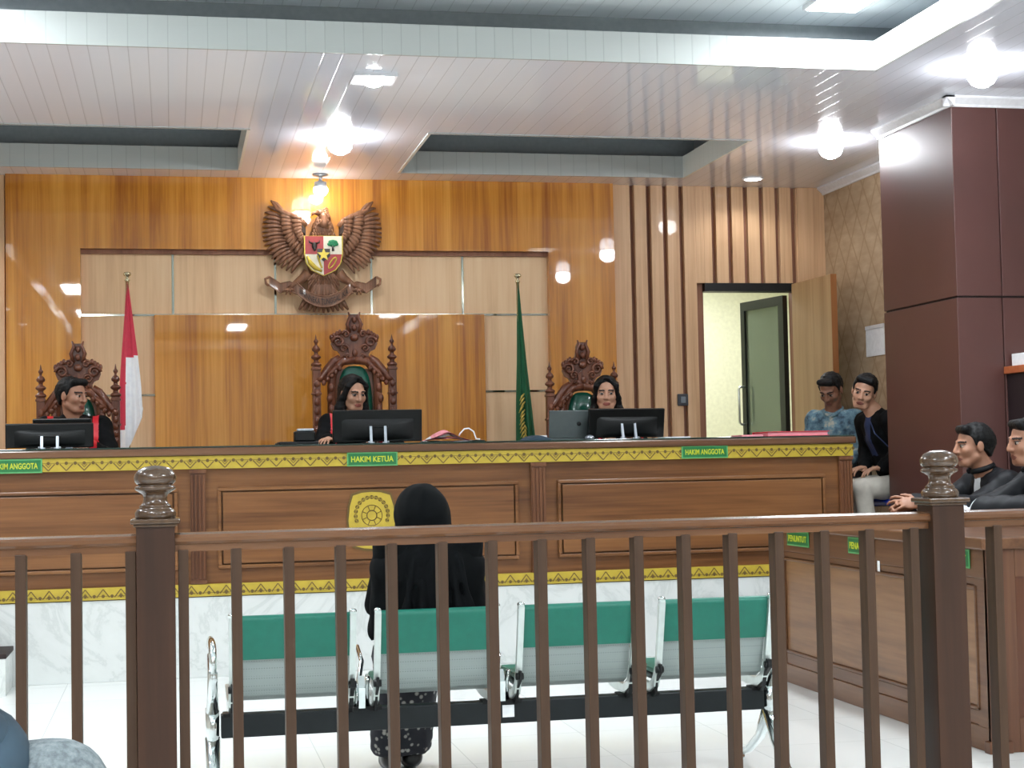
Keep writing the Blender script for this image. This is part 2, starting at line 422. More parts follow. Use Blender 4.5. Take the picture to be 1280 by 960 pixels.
M['bluechair'] = plain('blue_vinyl', rgb(20, 52, 168), 0.4)
t = NT('door_glass'); t.b.inputs['Base Color'].default_value = rgb(136, 152, 138); t.b.inputs['Roughness'].default_value = 0.04
t.b.inputs['Transmission Weight'].default_value = 0.55; t.b.inputs['IOR'].default_value = 1.45; M['glass'] = t.m
def lamp_mat(name, col, st):
    t = NT(name); t.b.inputs['Emission Color'].default_value = col; t.b.inputs['Emission Strength'].default_value = st
    t.b.inputs['Base Color'].default_value = (0.9, 0.9, 0.9, 1); return t.m
M['panel_on'] = lamp_mat('lit_panel', (0.93, 0.97, 1.0, 1), 17.0)
M['bulb_on'] = lamp_mat('lit_bulb', (0.92, 0.95, 1.0, 1), 90.0)
M['wall_bulb_on'] = lamp_mat('lit_wall_bulb', (1.0, 0.95, 0.86, 1), 70.0)
M['disc_on'] = lamp_mat('lit_disc', (1.0, 0.98, 0.95, 1), 9.0)
# people
M['skin_a'] = plain('skin_brown', rgb(160, 114, 90), 0.5, noise=0.05)
M['skin_b'] = plain('skin_light_brown', rgb(186, 140, 114), 0.5, noise=0.05)
M['skin_c'] = plain('skin_deep_brown', rgb(126, 86, 66), 0.5, noise=0.05)
M['lip_a'] = plain('lip', rgb(116, 66, 56), 0.4)
M['lip_b'] = plain('lip_rose', rgb(142, 78, 68), 0.4)
M['brow'] = plain('brow_hair', rgb(44, 32, 28), 0.7)
M['sclera'] = plain('eye_white', rgb(150, 138, 128), 0.4)
M['iris'] = plain('eye_dark', rgb(30, 20, 16), 0.2)
M['hair'] = plain('black_hair', rgb(10, 10, 11), 0.6, spec=0.25, noise=0.4, nscale=60, bump=0.5)
M['robe'] = plain('black_robe_cloth', rgb(8, 9, 11), 0.8, spec=0.15, nscale=12, noise=0.2)
M['robe2'] = plain('black_satin_cloth', rgb(12, 14, 19), 0.6, spec=0.25, nscale=12, noise=0.3)
M['redcloth'] = plain('red_satin', rgb(206, 30, 44), 0.45)
M['hijab'] = plain('black_hijab_cloth', rgb(6, 8, 10), 0.85, spec=0.12, nscale=10, noise=0.2)
M['whitecloth'] = plain('white_cloth', rgb(220, 224, 228), 0.7)
M['chino'] = plain('off_white_trousers', rgb(196, 190, 178), 0.75)
M['darktrouser'] = plain('dark_trousers', rgb(34, 34, 40), 0.8)
M['navy'] = plain('navy_shirt', rgb(26, 42, 78), 0.6)
M['shoe'] = plain('black_shoe', rgb(20, 20, 22), 0.3)
M['hood'] = plain('slate_blue_hood', rgb(30, 52, 66), 0.8, nscale=14, noise=0.1)
def cloth_pattern(name, stops, scale, voro=False):
    t = NT(name); v = t.coords((1, 1, 1))
    if voro:
        n = t.node('ShaderNodeTexVoronoi', Scale=scale); t.link(v, n.inputs['Vector']); f = n.outputs['Distance']
    else:
        n = t.node('ShaderNodeTexNoise', Scale=scale, Detail=4.0, Roughness=0.65); t.link(v, n.inputs['Vector']); f = n.outputs['Fac']
    t.link(t.ramp(f, stops), t.b.inputs['Base Color']); t.b.inputs['Roughness'].default_value = 0.8; return t.m
M['batik'] = cloth_pattern('blue_batik', [(0.36, rgb(44, 64, 78)), (0.46, rgb(76, 104, 120)), (0.56, rgb(100, 128, 138)), (0.66, rgb(164, 160, 146))], 16)
M['melange'] = cloth_pattern('grey_melange', [(0.35, rgb(72, 80, 84)), (0.5, rgb(94, 102, 105)), (0.65, rgb(112, 119, 121))], 90)
M['floral'] = cloth_pattern('floral_skirt_cloth', [(0.0, rgb(170, 166, 158)), (0.26, rgb(130, 128, 124)), (0.34, rgb(24, 25, 34)), (1.0, rgb(22, 23, 32))], 34, True)
# ================================================================== THE ROOM
WY = 12.2; CZ = 3.385; DZ = 0.47      # wall line, soffit height, platform height
m = MB(); m.box(-3.6, 6.2, -7, 13.0, -0.1, 0.0); struct('floor', m, M['tiles'])
m = MB(); m.box(-3.6, 5.18, 9.745, 12.3, 0.001, DZ, 0.0); struct('floor_platform', m, M['marble'])
# steps up to the platform on the far left
m = MB(); m.box(-3.5, -0.905, 9.33, 9.744, 0.0, 0.205); m.mi = 1; m.box(-3.5, -0.90, 9.325, 9.744, 0.205, 0.232, 0.004)
struct('floor_step', m, [M['marble'], M['groove']])

# back wall with door opening
m = MB()
m.box(-3.6, 4.153, WY+0.03, WY+0.18, 0, 3.9); m.box(4.153, 4.935, WY+0.03, WY+0.18, 2.56, 3.9)
m.box(4.935, 5.18, WY+0.03, WY+0.18, 0, 3.9); m.box(5.18, 6.3, WY+0.03, WY+0.18, 0, 3.9)
struct('wall_back', m, M['slatback'])
# slat cladding
m = MB()
x = 3.44; first = True
xs = []
while x < 4.10: xs.append(x); x += 0.1345
m.box(3.40, 3.455, WY-0.03, WY+0.03, DZ, CZ)
for x in xs[1:] if False else xs:
    m.box(x+0.012, x+0.11, WY-0.02, WY+0.03, DZ, CZ, 0.002)
while x < 4.9:
    m.box(max(x+0.012, 4.156) if x < 4.13 else x+0.012, x+0.11, WY-0.02, WY+0.03, 2.61, CZ, 0.002); x += 0.1345
m.box(4.95, 5.18, WY-0.02, WY+0.03, DZ, CZ)
m.box(4.94, 4.952, WY-0.01, WY+0.03, DZ, CZ)
struct('trim_1', m, M['slat'])
m = MB()
x = -1.16
while x > -3.5:
    m.box(x-0.11, x-0.012, WY-0.02, WY+0.03, DZ, CZ, 0.002); x -= 0.1345
struct('trim_2', m, M['slat'])
# glossy teak surround with a recessed niche
m = MB(); T0, T1 = WY-0.075, WY+0.02
m.box(-1.16, -0.637, T0, T1, DZ, CZ); m.box(2.873, 3.40, T0, T1, DZ, CZ)
m.box(-0.637, 2.873, T0, T1, 2.845, CZ)
struct('trim_3', m, M['teak'])
# pale niche panels divided by mirror strips
m = MB()
cuts = [-0.637, 0.022, 2.204, 2.873]
m.box(-0.637, 2.873, WY+0.0, WY+0.025, DZ, 2.845)
m.mi = 1
for x in (0.022, 0.775, 1.50, 2.204): m.box(x-0.008, x+0.008, WY-0.006, WY+0.01, 2.37, 2.845)
for z in (2.362, 1.77): m.box(-0.637, 2.873, WY-0.006, WY+0.01, z-0.007, z+0.007)
m.mi = 2; m.box(-0.637, 2.873, WY-0.03, WY+0.01, 2.812, 2.845)  # dark strip put in for the shade under the niche head
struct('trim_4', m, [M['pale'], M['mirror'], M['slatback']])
# raised glossy centre panel
m = MB(); m.box(-0.115, 2.362, WY-0.05, WY+0.0, DZ, 2.36, 0.004); struct('trim_5', m, M['teak'])

# door: black head strip, pale jamb and open veneered leaf
m = MB(); m.box(4.15, 4.938, WY-0.03, WY+0.1, 2.545, 2.61); struct('trim_6', m, M['blackm'])
dr = thing('door_1', 'x', 'door', (4.885, 12.14, DZ), math.radians(0)); del dr['label']; del dr['category']; dr['kind'] = 'structure'
m = MB(); m.box(0, 0.7, -0.02, 0.025, 0.01, 2.13, 0.003)
leaf = obj('door_leaf', m, [M['doorwood']], dr); 
leaf.rotation_euler = (0, 0, math.radians(-87))
m = MB(); m.box(0.70, 0.706, -0.021, 0.026, 0.01, 2.13); e = obj('door_edge', m, M['dooredge'], dr); e.rotation_euler = (0, 0, math.radians(-87))
# glass door of the next room
dg_ = thing('door_2', 'x', 'door', (4.925, 12.44, DZ)); del dg_['label']; del dg_['category']; dg_['kind'] = 'structure'
a = math.radians(101.5)
m = MB(); w, h = 0.66, 2.07
m.box(0, 0.075, -0.022, 0.022, 0.01, h); m.box(w-0.06, w, -0.022, 0.022, 0.01, h)
m.box(0.075, w-0.06, -0.022, 0.022, h-0.075, h); m.box(0.075, w-0.06, -0.022, 0.022, 0.01, 0.12)
o = obj('door_frame', m, M['blackmetal'], dg_); o.rotation_euler = (0, 0, a)
m = MB(); m.box(0.075, w-0.06, -0.004, 0.004, 0.12, h-0.075)
o = obj('door_glass', m, M['glass'], dg_); o.rotation_euler = (0, 0, a)
for sg in (1, -1):
    m = MB(); yy = sg*0.075
    m.tube([(w-0.03, sg*0.02, 1.03), (w-0.03, yy*0.8, 1.03), (w-0.03, yy, 1.05), (w-0.03, yy, 1.33), (w-0.03, yy*0.8, 1.35), (w-0.03, sg*0.02, 1.35)], 0.011)
    o = obj('door_handle', m, M['chromem'], dg_); o.rotation_euler = (0, 0, a)
# room behind the door
m = MB()
m.box(3.2, 6.1, 14.6, 14.7, 0, 3.1); m.box(3.2, 3.3, 12.39, 14.6, 0, 3.1); m.box(6.0, 6.1, 12.39, 14.6, 0, 3.1)
m.box(3.2, 6.1, 12.39, 14.7, 3.0, 3.1); m.box(3.2, 6.1, 12.39, 14.7, DZ-0.1, DZ)
struct('wall_next_room', m, M['cream'])

# right wall with wallpaper, side walls, back of the room
m = MB(); m.box(5.18, 5.3, 9.96, WY+0.05, 0, 3.9); struct('wall_right', m, M['paper_wall'])
m = MB(); m.box(6.2, 6.3, -7, 9.0, 0, 3.9); struct('wall_right_front', m, M['roomwall'])
m = MB(); m.box(-3.7, -3.6, -7, 12.4, 0, 3.9); struct('wall_left', m, M['roomwall'])
m = MB(); m.box(-3.7, 6.3, -7.1, -7, 0, 3.9); struct('wall_front', m, M['roomwall'])
# laminate column
m = MB()
CX, CY0, CY1 = 4.64, 8.94, 9.96
def slab(x0, x1, y0, y1, z0, z1): m.box(x0, x1, y0, y1, z0, z1, 0.003)
g = 0.006
m.mi = 0
for z0, z1 in ((0, 2.17-g), (2.17+g, CZ)):
    slab(CX, 4.938-g/2, CY0, CY1, z0, z1); slab(4.938+g/2, 6.2, CY0, CY1, z0, z1)
m.mi = 1; m.box(CX+0.012, 6.2, CY0+0.012, CY1-0.012, 0, CZ)
struct('wall_column', m, [M['maroon'], M['groove']])

# ceiling: soffit ring with one large and two small coffers
CXM = 1.15; BX0, BX1 = 2*CXM-3.89, 3.89       # large coffer in x
BY0, BY1 = -6.0, 8.352
SY0, SY1 = 10.34, 11.815
SL = (2*CXM-3.89, 0.512); SR = (1.66, 3.89)
m = MB(); th = 0.02
def sl(x0, x1, y0, y1): m.box(x0, x1, y0, y1, CZ, CZ+th)
sl(-3.6, BX0, -7, BY1); sl(BX1, 6.2, -7, BY1); sl(BX0, BX1, -7, BY0)
sl(-3.6, 6.2, BY1, SY0); sl(-3.6, 6.2, SY1, 12.35)
sl(-3.6, SL[0], SY0, SY1); sl(SL[1], SR[0], SY0, SY1); sl(SR[1], 6.2, SY0, SY1)
struct('ceiling', m, M['soffit'])
# fascias
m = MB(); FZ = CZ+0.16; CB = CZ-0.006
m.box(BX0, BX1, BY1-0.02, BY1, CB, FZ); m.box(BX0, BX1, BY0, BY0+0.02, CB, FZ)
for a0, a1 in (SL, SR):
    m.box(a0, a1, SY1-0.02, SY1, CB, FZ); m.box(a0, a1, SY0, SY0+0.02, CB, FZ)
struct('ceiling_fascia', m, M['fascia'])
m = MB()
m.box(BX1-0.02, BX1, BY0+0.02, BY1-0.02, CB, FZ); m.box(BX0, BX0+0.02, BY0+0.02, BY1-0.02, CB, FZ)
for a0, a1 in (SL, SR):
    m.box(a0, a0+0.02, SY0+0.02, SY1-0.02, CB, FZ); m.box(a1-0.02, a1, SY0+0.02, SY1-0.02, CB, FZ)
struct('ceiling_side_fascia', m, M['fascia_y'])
# grey cove walls behind the fascias and the upper ceilings
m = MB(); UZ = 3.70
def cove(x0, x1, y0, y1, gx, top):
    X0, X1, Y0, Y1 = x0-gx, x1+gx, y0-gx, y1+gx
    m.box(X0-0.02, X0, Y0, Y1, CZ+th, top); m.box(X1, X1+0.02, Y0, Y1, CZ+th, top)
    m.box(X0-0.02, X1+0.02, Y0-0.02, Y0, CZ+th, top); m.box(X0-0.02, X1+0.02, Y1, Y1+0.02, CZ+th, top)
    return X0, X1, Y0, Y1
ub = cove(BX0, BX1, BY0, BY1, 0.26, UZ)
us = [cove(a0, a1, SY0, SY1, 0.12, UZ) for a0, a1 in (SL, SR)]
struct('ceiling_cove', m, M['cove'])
m = MB()
m.box(ub[0], ub[1], ub[2], ub[3], UZ, UZ+0.02)
for b in us: m.box(b[0], b[1], b[2], b[3], UZ, UZ+0.02)
struct('ceiling_upper', m, M['upper'])
# cornice along wall, column
m = MB()
prof = [(0, 0), (-0.055, 0), (-0.055, -0.012), (-0.035, -0.03), (-0.018, -0.045), (-0.012, -0.06), (0, -0.06)]
def corn_y(xw, y0, y1): m.prism([(xw+p, CZ+q) for p, q in prof], y0, y1)
corn_y(5.18, CY1, WY); corn_y(CX, CY0-0.055, CY1)
m.prism([(CY0+p, CZ+q) for p, q in prof], CX-0.055, 6.2, axis='X')
struct('trim_7', m, M['cornice'])

# ------------------------------------------------------------------ lamps
def area(name, x, y, z, sx, sy, power, col=(0.93, 0.97, 1.0)):
    l = bpy.data.lights.new(name, 'AREA'); l.shape = 'RECTANGLE'; l.size = sx; l.size_y = sy; l.energy = power; l.color = col
    o = bpy.data.objects.new(name, l); COL.objects.link(o); o.location = (x, y, z); return o
def spot(name, x, y, z, power, ang=150, blend=0.5, col=(1, 0.97, 0.93), r=0.05):
    l = bpy.data.lights.new(name, 'SPOT'); l.energy = power; l.spot_size = math.radians(ang); l.spot_blend = blend; l.color = col; l.shadow_soft_size = r
    o = bpy.data.objects.new(name, l); COL.objects.link(o); o.location = (x, y, z); return o

pm = MB(); pm.box(-0.16, 0.16, -0.62, 0.62, -0.028, 0.0, 0.004); panel_frame = pm.mesh('frame')
pm = MB(); pm.box(-0.145, 0.145, -0.60, 0.60, -0.032, -0.0285); panel_diff = pm.mesh('diffuser')
pl = thing('ceiling_panel_light', 'long lit rectangular panel on the raised ceiling, top right above the bright coffer corner', 'ceiling light', (3.57, 7.62, UZ), 0, 'panel lights in the large coffer')
obj('frame', panel_frame, M['cornice'], pl); obj('diffuser', panel_diff, M['panel_on'], pl)
PANELS = [(3.57, 7.62)]
for (px, py) in ((-1.27, 7.62), (3.57, 1.6), (-1.27, 1.6), (3.57, -2.0), (-1.27, -2.0), (1.15, -4.6)):
    dup(pl, (px, py, UZ), label='lit rectangular panel light hanging in the raised ceiling, outside the picture frame'); PANELS.append((px, py))
for (px, py) in PANELS: area('panel_lamp', px, py, UZ-0.036, 0.3, 1.2, 42 if py > 5 else 90, (0.88, 0.95, 1.0))

# downlights: shallow white ring and glowing dome
rm = MB(); rm.lathe([(0.105, 0.0), (0.105, -0.004), (0.09, -0.006), (0.08, -0.004), (0.08, 0.0)], n=28); ring_me = rm.mesh('ring')
bm_ = MB(); bm_.lathe([(0.001, -0.125), (0.03, -0.12), (0.06, -0.103), (0.078, -0.075), (0.083, -0.045), (0.076, -0.015), (0.06, -0.002)], n=24); bulb_me = bm_.mesh('bulb')
dm = MB(); dm.lathe([(0.001, -0.016), (0.04, -0.015), (0.062, -0.010), (0.068, -0.004), (0.068, 0.0)], n=24); disc_me = dm.mesh('bulb')
d0 = thing('downlight', 'glaring round downlight in the ceiling strip pointing at the winged crest, middle of its row', 'ceiling light', (1.10, 10.51, CZ))
obj('ring', ring_me, M['cornice'], d0); obj('bulb', bulb_me, M['bulb_on'], d0)
dup(d0, (4.437, 8.17, CZ), label='largest glaring round downlight, nearest the top of the maroon column')
dup(d0, (4.447, 10.31, CZ), label='glaring round downlight on the right, just left of the maroon column top')
dup(d0, (4.44, 6.2, CZ), label='glowing round downlight of the right row, nearest the viewer and above the frame')
d1 = thing('downlight', 'small flat round downlight flush in the ceiling above the open door', 'ceiling light', (4.437, 11.80, CZ))
rm = MB(); rm.lathe([(0.085, 0.0), (0.085, -0.008), (0.07, -0.010), (0.068, 0.0)], n=28)
obj('ring', rm, M['cornice'], d1); obj('bulb', disc_me, M['disc_on'], d1)
# square recessed downlight
d2 = thing('downlight', 'round bulb in a square ceiling plate, foremost of the three over the winged crest', 'ceiling light', (1.12, 8.86, CZ))
m = MB(); m.box(-0.12, 0.12, 0.10, 0.115, -0.02, 0.0); m.box(-0.12, 0.12, -0.115, -0.10, -0.02, 0); m.box(-0.12, -0.105, -0.10, 0.10, -0.02, 0); m.box(0.105, 0.12, -0.10, 0.10, -0.02, 0)
m.box(-0.105, 0.105, -0.1, 0.1, -0.004, 0); obj('plate', m, M['cornice'], d2)
m = MB(); m.lathe([(0.001, -0.055), (0.03, -0.052), (0.055, -0.04), (0.07, -0.018), (0.07, -0.004)], n=24); obj('bulb', m, M['bulb_on'], d2)
# spotlight right in front of the wall
d3 = thing('spotlight', 'small ceiling spotlight with a glaring bulb right against the wall above the winged crest', 'ceiling light', (1.10, 11.93, CZ))
m = MB(); m.lathe([(0.055, 0.0), (0.055, -0.012), (0.02, -0.018), (0.014, -0.03), (0.014, -0.05), (0.045, -0.06), (0.05, -0.10), (0.044, -0.105)], n=20); obj('body', m, M['silver'], d3)
m = MB(); m.ball((0, 0, -0.12), (0.055, 0.055, 0.045)); obj('bulb', m, M['wall_bulb_on'], d3)
def point(name, x, y, z, power, col=(0.90, 0.95, 1.0), r=0.05):
    l = bpy.data.lights.new(name, 'POINT'); l.energy = power; l.color = col; l.shadow_soft_size = r
    o = bpy.data.objects.new(name, l); COL.objects.link(o); o.location = (x, y, z); return o
far = [(4.44, 4.0), (4.44, 1.8), (4.44, -0.6), (-2.14, 11.8), (-2.14, 10.31), (-2.14, 8.17), (-2.14, 6.2), (-2.14, 4.0), (-2.14, 1.8), (-2.14, -0.6)]  # unseen downlights, added to brighten the room
for (x, y) in far:
    dup(d1, (x, y, CZ), label='added flat round downlight in the unseen ceiling outside the picture frame', group='added downlights outside the frame'); spot('downlight_lamp', x, y, CZ-0.03, 62, 140, 0.4, (0.92, 0.96, 1.0))
spot('downlight_lamp', 4.437, 11.80, CZ-0.03, 9)
area('next_room_lamp', 4.6, 13.5, 2.98, 0.6, 0.6, 30, (1, 1, 0.95))

# ================================================================== JUDGES' BENCH
BX = 4.29; BL = 2*1.165-4.29; BYF = 9.74
bench = thing('judges_bench', 'long raised mahogany judges bench with yellow ornament bands and panelled front', 'bench', (1.165, BYF, DZ))
hw = BX-1.165; H = 0.885
def bl(x): return x-1.165      # world x -> bench x
m = MB(); m.box(-hw, hw, 0.03, 0.07, 0.0, H-0.05); m.box(-hw, -hw+0.04, 0.07, 0.84, 0, H-0.05); m.box(hw-0.04, hw, 0.07, 0.84, 0, H-0.05)
obj('carcass', m, M['bench'], bench)
frames = [(2*1.165-4.1, 0.033), (0.264, 2.086), (2.334, 4.101)]
for (a0, a1) in frames:
    m = MB(); X0, X1 = bl(a0), bl(a1); Z0, Z1 = 0.163, 0.643
    m.box(X0+0.03, X1-0.03, -0.002, 0.03, Z0+0.03, Z1-0.03, 0.003)
    # raised picture-frame moulding
    for (p, q, r_, s_) in ((X0, X1, Z1-0.022, Z1), (X0, X1, Z0, Z0+0.022)): m.box(p, q, 0.0, 0.03, r_, s_, 0.006)
    for (p, q) in ((X0, X0+0.022), (X1-0.022, X1)): m.box(p, q, 0.0, 0.03, Z0+0.022, Z1-0.022, 0.006)
    obj('panel', m, M['bench'], bench)
for (a0, a1) in ((-1.96, -1.87), (0.105, 0.195), (2.168, 2.259), (4.198, 4.286)):
    m = MB(); X0, X1 = bl(a0), bl(a1)
    m.box(X0, X1, 0.002, 0.03, 0.078, 0.752)
    for k in range(4):
        w_ = (X1-X0)/4; m.box(X0+k*w_+0.005, X0+(k+1)*w_-0.005, -0.008, 0.004, 0.11, 0.72, 0.004)
    m.box(X0-0.004, X1+0.004, -0.010, 0.004, 0.078, 0.10, 0.002); m.box(X0-0.004, X1+0.004, -0.010, 0.004, 0.73, 0.752, 0.002)
    obj('pilaster', m, M['bench_v'], bench)
def band(z0, z1, up):
    m = MB(); m.box(-hw-0.002, hw+0.002, -0.006, 0.03, z0, z1, 0.001); m.mi = 1
    h = z1-z0; n = int(2*hw/0.1); st = 2*hw/n; y = -0.0085
    def stroke(xa, za, xb, zb, w=0.0035):
        d = Vector((xb-xa, 0, zb-za)); L = d.length; d.normalize(); nrm = Vector((-d.z, 0, d.x))*w
        A = Vector((xa, y, za)); B = Vector((xb, y, zb)); vs = [m.bm.verts.new(v) for v in (A-nrm, B-nrm, B+nrm, A+nrm)]
        f = m.bm.faces.new(vs); f.material_index = 1
    sg = 1 if up else -1
    zb = z0+h*0.2 if up else z1-h*0.42; za = z1-h*0.12 if up else z0+h*0.08
    zd = z0+h*0.3 if up else z1-h*0.36
    stroke(-hw, zd+sg*0.0, hw, zd+sg*0.0, 0.0012)
    for i in range(n):
        x = -hw+(i+0.5)*st
        stroke(x-st*0.36, zb, x, za, 0.003); stroke(x+st*0.36, zb, x, za, 0.003)
        for dx in (0, st/2):
            c = [m.bm.verts.new((x+dx+0.010*math.cos(t_), y-0.001, zd+0.0105*math.sin(t_))) for t_ in [2*PI*q/8 for q in range(8)]]
            f = m.bm.faces.new(c); f.material_index = 1
        if i % 2 == 0: stroke(x-st*0.16, zb, x, (za+zb)/2, 0.0018); stroke(x+st*0.16, zb, x, (za+zb)/2, 0.0018)
    obj('ornament_band', m, [M['yellow'], M['ornline']], bench)
band(0.755, 0.832, False); band(0.006, 0.076, True)
m = MB(); m.box(-hw-0.02, hw+0.02, -0.022, 0.86, 0.835, H-0.006, 0.008); obj('bench_top', m, M['benchtop'], bench)
m = MB(); m.box(-hw-0.012, hw+0.012, -0.012, 0.85, H-0.006, H+0.004, 0.002); obj('glass_cover', m, M['glasstop'], bench)
# name signs
def sign(x0, x1, z0, z1, txt, parent, lab):
    w_, h_ = x1-x0, z1-z0
    m = MB(); m.box(-w_/2, w_/2, -0.004, 0.0, -h_/2, h_/2); m.mi = 1; m.box(-w_/2+0.008, w_/2-0.008, -0.0055, -0.004, -h_/2+0.008, h_/2-0.008)
    s_ = obj('name_sign', m, [M['signborder'], M['signgreen']], parent, label=lab)
    t_ = obj('lettering', text_mesh(txt, w_*0.84, h_*0.42, 0.0015, 0.02), M['signtext'], s_); t_.location = (0, -0.0065, 0)
    return s_
s1 = sign(1.032, 1.338, 1.222, 1.306, 'HAKIM KETUA', bench, 'green sign lettered HAKIM KETUA in yellow'); s1.location = (bl(1.185), -0.010, 1.264-DZ)
s2 = sign(3.136, 3.441, 1.230, 1.310, 'HAKIM ANGGOTA', bench, 'green sign lettered HAKIM ANGGOTA on the right half'); s2.location = (bl(3.2885), -0.010, 1.268-DZ)
s3 = sign(-1.04, -0.733, 1.222, 1.304, 'HAKIM ANGGOTA', bench, 'green sign lettered HAKIM ANGGOTA at the left edge'); s3.location = (bl(-0.887), -0.010, 1.262-DZ)
# yellow court emblem
def emblem_outline(s_):
    pts = [(-0.115, 0.155), (-0.06, 0.172), (0, 0.176), (0.06, 0.172), (0.115, 0.155), (0.135, 0.09), (0.145, 0.0), (0.135, -0.09), (0.11, -0.155), (0.05, -0.172), (0, -0.176), (-0.05, -0.172), (-0.11, -0.155), (-0.135, -0.09), (-0.145, 0.0), (-0.135, 0.09)]
    return [(x*s_, z*s_) for x, z in pts]
m = MB(); m.mi = 1; m.prism(emblem_outline(1.05), -0.012, 0.0); m.mi = 0; m.prism(emblem_outline(0.97), -0.018, -0.012)
em = obj('court_emblem', m, [M['yellow'], M['ornline']], bench, label='yellow cut-out court crest with round ornaments'); em.location = (bl(1.176), 0.0, 0.895-DZ)
m = MB()
def ringxz(cx, cz, R_, r_, n=28): m.tube([(cx+R_*math.cos(2*PI*k/n), -0.019, cz+R_*math.sin(2*PI*k/n)) for k in range(n)], r_, 6, closed=True)
ringxz(0, 0.03, 0.03, 0.003); ringxz(0, 0.03, 0.062, 0.0022)
for k in range(8):
    a_ = PI/8+k*PI/4; m.tube([(0.034*math.cos(a_), -0.019, 0.03+0.034*math.sin(a_)), (0.06*math.cos(a_), -0.019, 0.03+0.06*math.sin(a_))], 0.002, 5)
for k in range(15):      # ornamental knots around the top, like worn lettering
    a_ = math.radians(-20+k*220/14); cx, cz = 0.098*math.cos(a_), 0.035+0.105*math.sin(a_)
    ringxz(cx, cz, 0.010, 0.0024, 8)
    m.tube([(cx*0.9, -0.019, (cz-0.035)*0.9+0.035), (cx*1.08, -0.019, (cz-0.035)*1.08+0.035)], 0.0022, 5)
for k in range(-3, 4):
    m.tube([(k*0.028, -0.019, -0.062), (k*0.034, -0.019, -0.09-0.01*(k % 2)), (k*0.03, -0.019, -0.125)], [0.006, 0.009, 0.002], 6)
m.tube([(-0.1, -0.019, -0.13), (0, -0.019, -0.142), (0.1, -0.019, -0.13)], 0.003, 6)
obj('ornament', m, M['ornline'], em)

# ================================================================== SIDE DESK (right)
DX = 3.28; desk = thing('counsel_desk', 'long wooden counsel desk with panelled front standing right behind the balustrade', 'desk', (DX, 6.15, 0))
L = 2.37; Wd = 0.62; dh = 0.885
m = MB(); m.box(0.02, Wd, 0.02, L-0.02, 0.06, dh-0.05); m.box(0.01, Wd, 0.01, L-0.01, 0, 0.06); obj('carcass', m, M['desk'], desk)
m = MB()
m.box(0.0, 0.022, 0.0, L, 0.0, 0.10, 0.003); m.box(0.0, 0.022, 0.0, L, 0.715, 0.845, 0.003)
m.box(0.004, 0.022, 0, L, 0.10, 0.165, 0.006); m.box(0.004, 0.022, 0, L, 0.68, 0.715, 0.006)
m.box(0.0, 0.022, L-0.11, L, 0.10, 0.715); m.box(0.0, 0.022, 0, 0.10, 0.10, 0.715)
m.box(-0.006, 0.012, 0.085, 0.10, 0.165, 0.68, 0.004); m.box(-0.006, 0.012, L-0.125, L-0.11, 0.165, 0.68, 0.004)
m.box(-0.006, 0.012, 0.085, L-0.11, 0.165, 0.18, 0.004); m.box(-0.006, 0.012, 0.085, L-0.11, 0.665, 0.68, 0.004)
obj('front_frame', m, M['desk'], desk)
m = MB(); m.box(0.008, 0.024, 0.10, L-0.125, 0.18, 0.665, 0.002); obj('panel', m, M['deskpanel'], desk)
m = MB(); m.box(0.0, 0.13, -0.004, 0.02, 0.0, dh-0.05, 0.003); m.box(Wd-0.1, Wd, -0.004, 0.02, 0, dh-0.05, 0.003)
m.box(0.13, Wd-0.1, -0.004, 0.02, 0.0, 0.14); m.box(0.13, Wd-0.1, -0.004, 0.02, 0.72, dh-0.05)
m.box(-0.016, 0.09, -0.02, 0.03, 0.0, 0.05, 0.004)
obj('end_frame', m, M['desk_v'], desk)
m = MB(); m.box(0.13, Wd-0.1, 0.004, 0.02, 0.14, 0.72); obj('end_panel', m, M['deskred'], desk)
m = MB(); m.box(-0.03, Wd+0.02, -0.03, L+0.01, dh-0.05, dh, 0.008); obj('desk_top', m, M['desk'], desk)
for (y, w_, txt, lab) in ((2.03, 0.30, 'PENUNTUT UMUM', 'green sign with yellow lettering nearest the judges bench'), (1.22, 0.30, 'PENASEHAT', 'green sign with yellow lettering, middle one of the desk'), (0.275, 0.30, 'HUKUM PENASEHAT', 'green sign with yellow lettering nearest the desk end')):
    s_ = sign(-w_/2, w_/2, -0.04, 0.04, txt.split()[0] if 'HUKUM' not in txt else 'PENASEHAT', desk, lab)
    s_.rotation_euler = (0, 0, -PI/2); s_.location = (-0.003, y, 0.79)
m = MB(); m.box(-0.002, 0.0, 1.02, 1.045, 0.68, 0.73); obj('sticker', m, M['white'], desk, label='small white sticker')

# ================================================================== BALUSTRADE
BY = 4.55; bal = thing('balustrade', 'brown wooden balustrade with turned newel posts crossing the whole foreground', 'railing', (1.1, BY, 0))
def rail_seg(x0, x1):
    # one moulded handrail: profile in y,z swept along x
    pr = [(-0.030, 1.040), (-0.037, 1.046), (-0.037, 1.056), (-0.030, 1.064), (-0.012, 1.069), (0.012, 1.069), (0.030, 1.064), (0.037, 1.056), (0.037, 1.046), (0.030, 1.040), (0.022, 1.036), (0.022, 1.018), (-0.022, 1.018), (-0.022, 1.036)]
    m = MB(); m.prism([(a, b-0.004) for a, b in pr], x0-1.1, x1-1.1, axis='X'); obj('handrail', m, M['rail'], bal)
PX = [-0.045, 2.284]; hwp = 0.0515
rail_seg(-1.6, PX[0]-hwp); rail_seg(PX[0]+hwp, PX[1]-hwp); rail_seg(PX[1]+hwp, 3.3)
m = MB(); m.box(-2.7, 2.2, -0.025, 0.025, 0.08, 0.12); obj('bottom_rail', m, M['rail'], bal)
bs = MB(); bs.box(-0.014, 0.014, -0.027, 0.027, 0.12, 1.018, 0.0015); bme = bs.mesh('baluster')
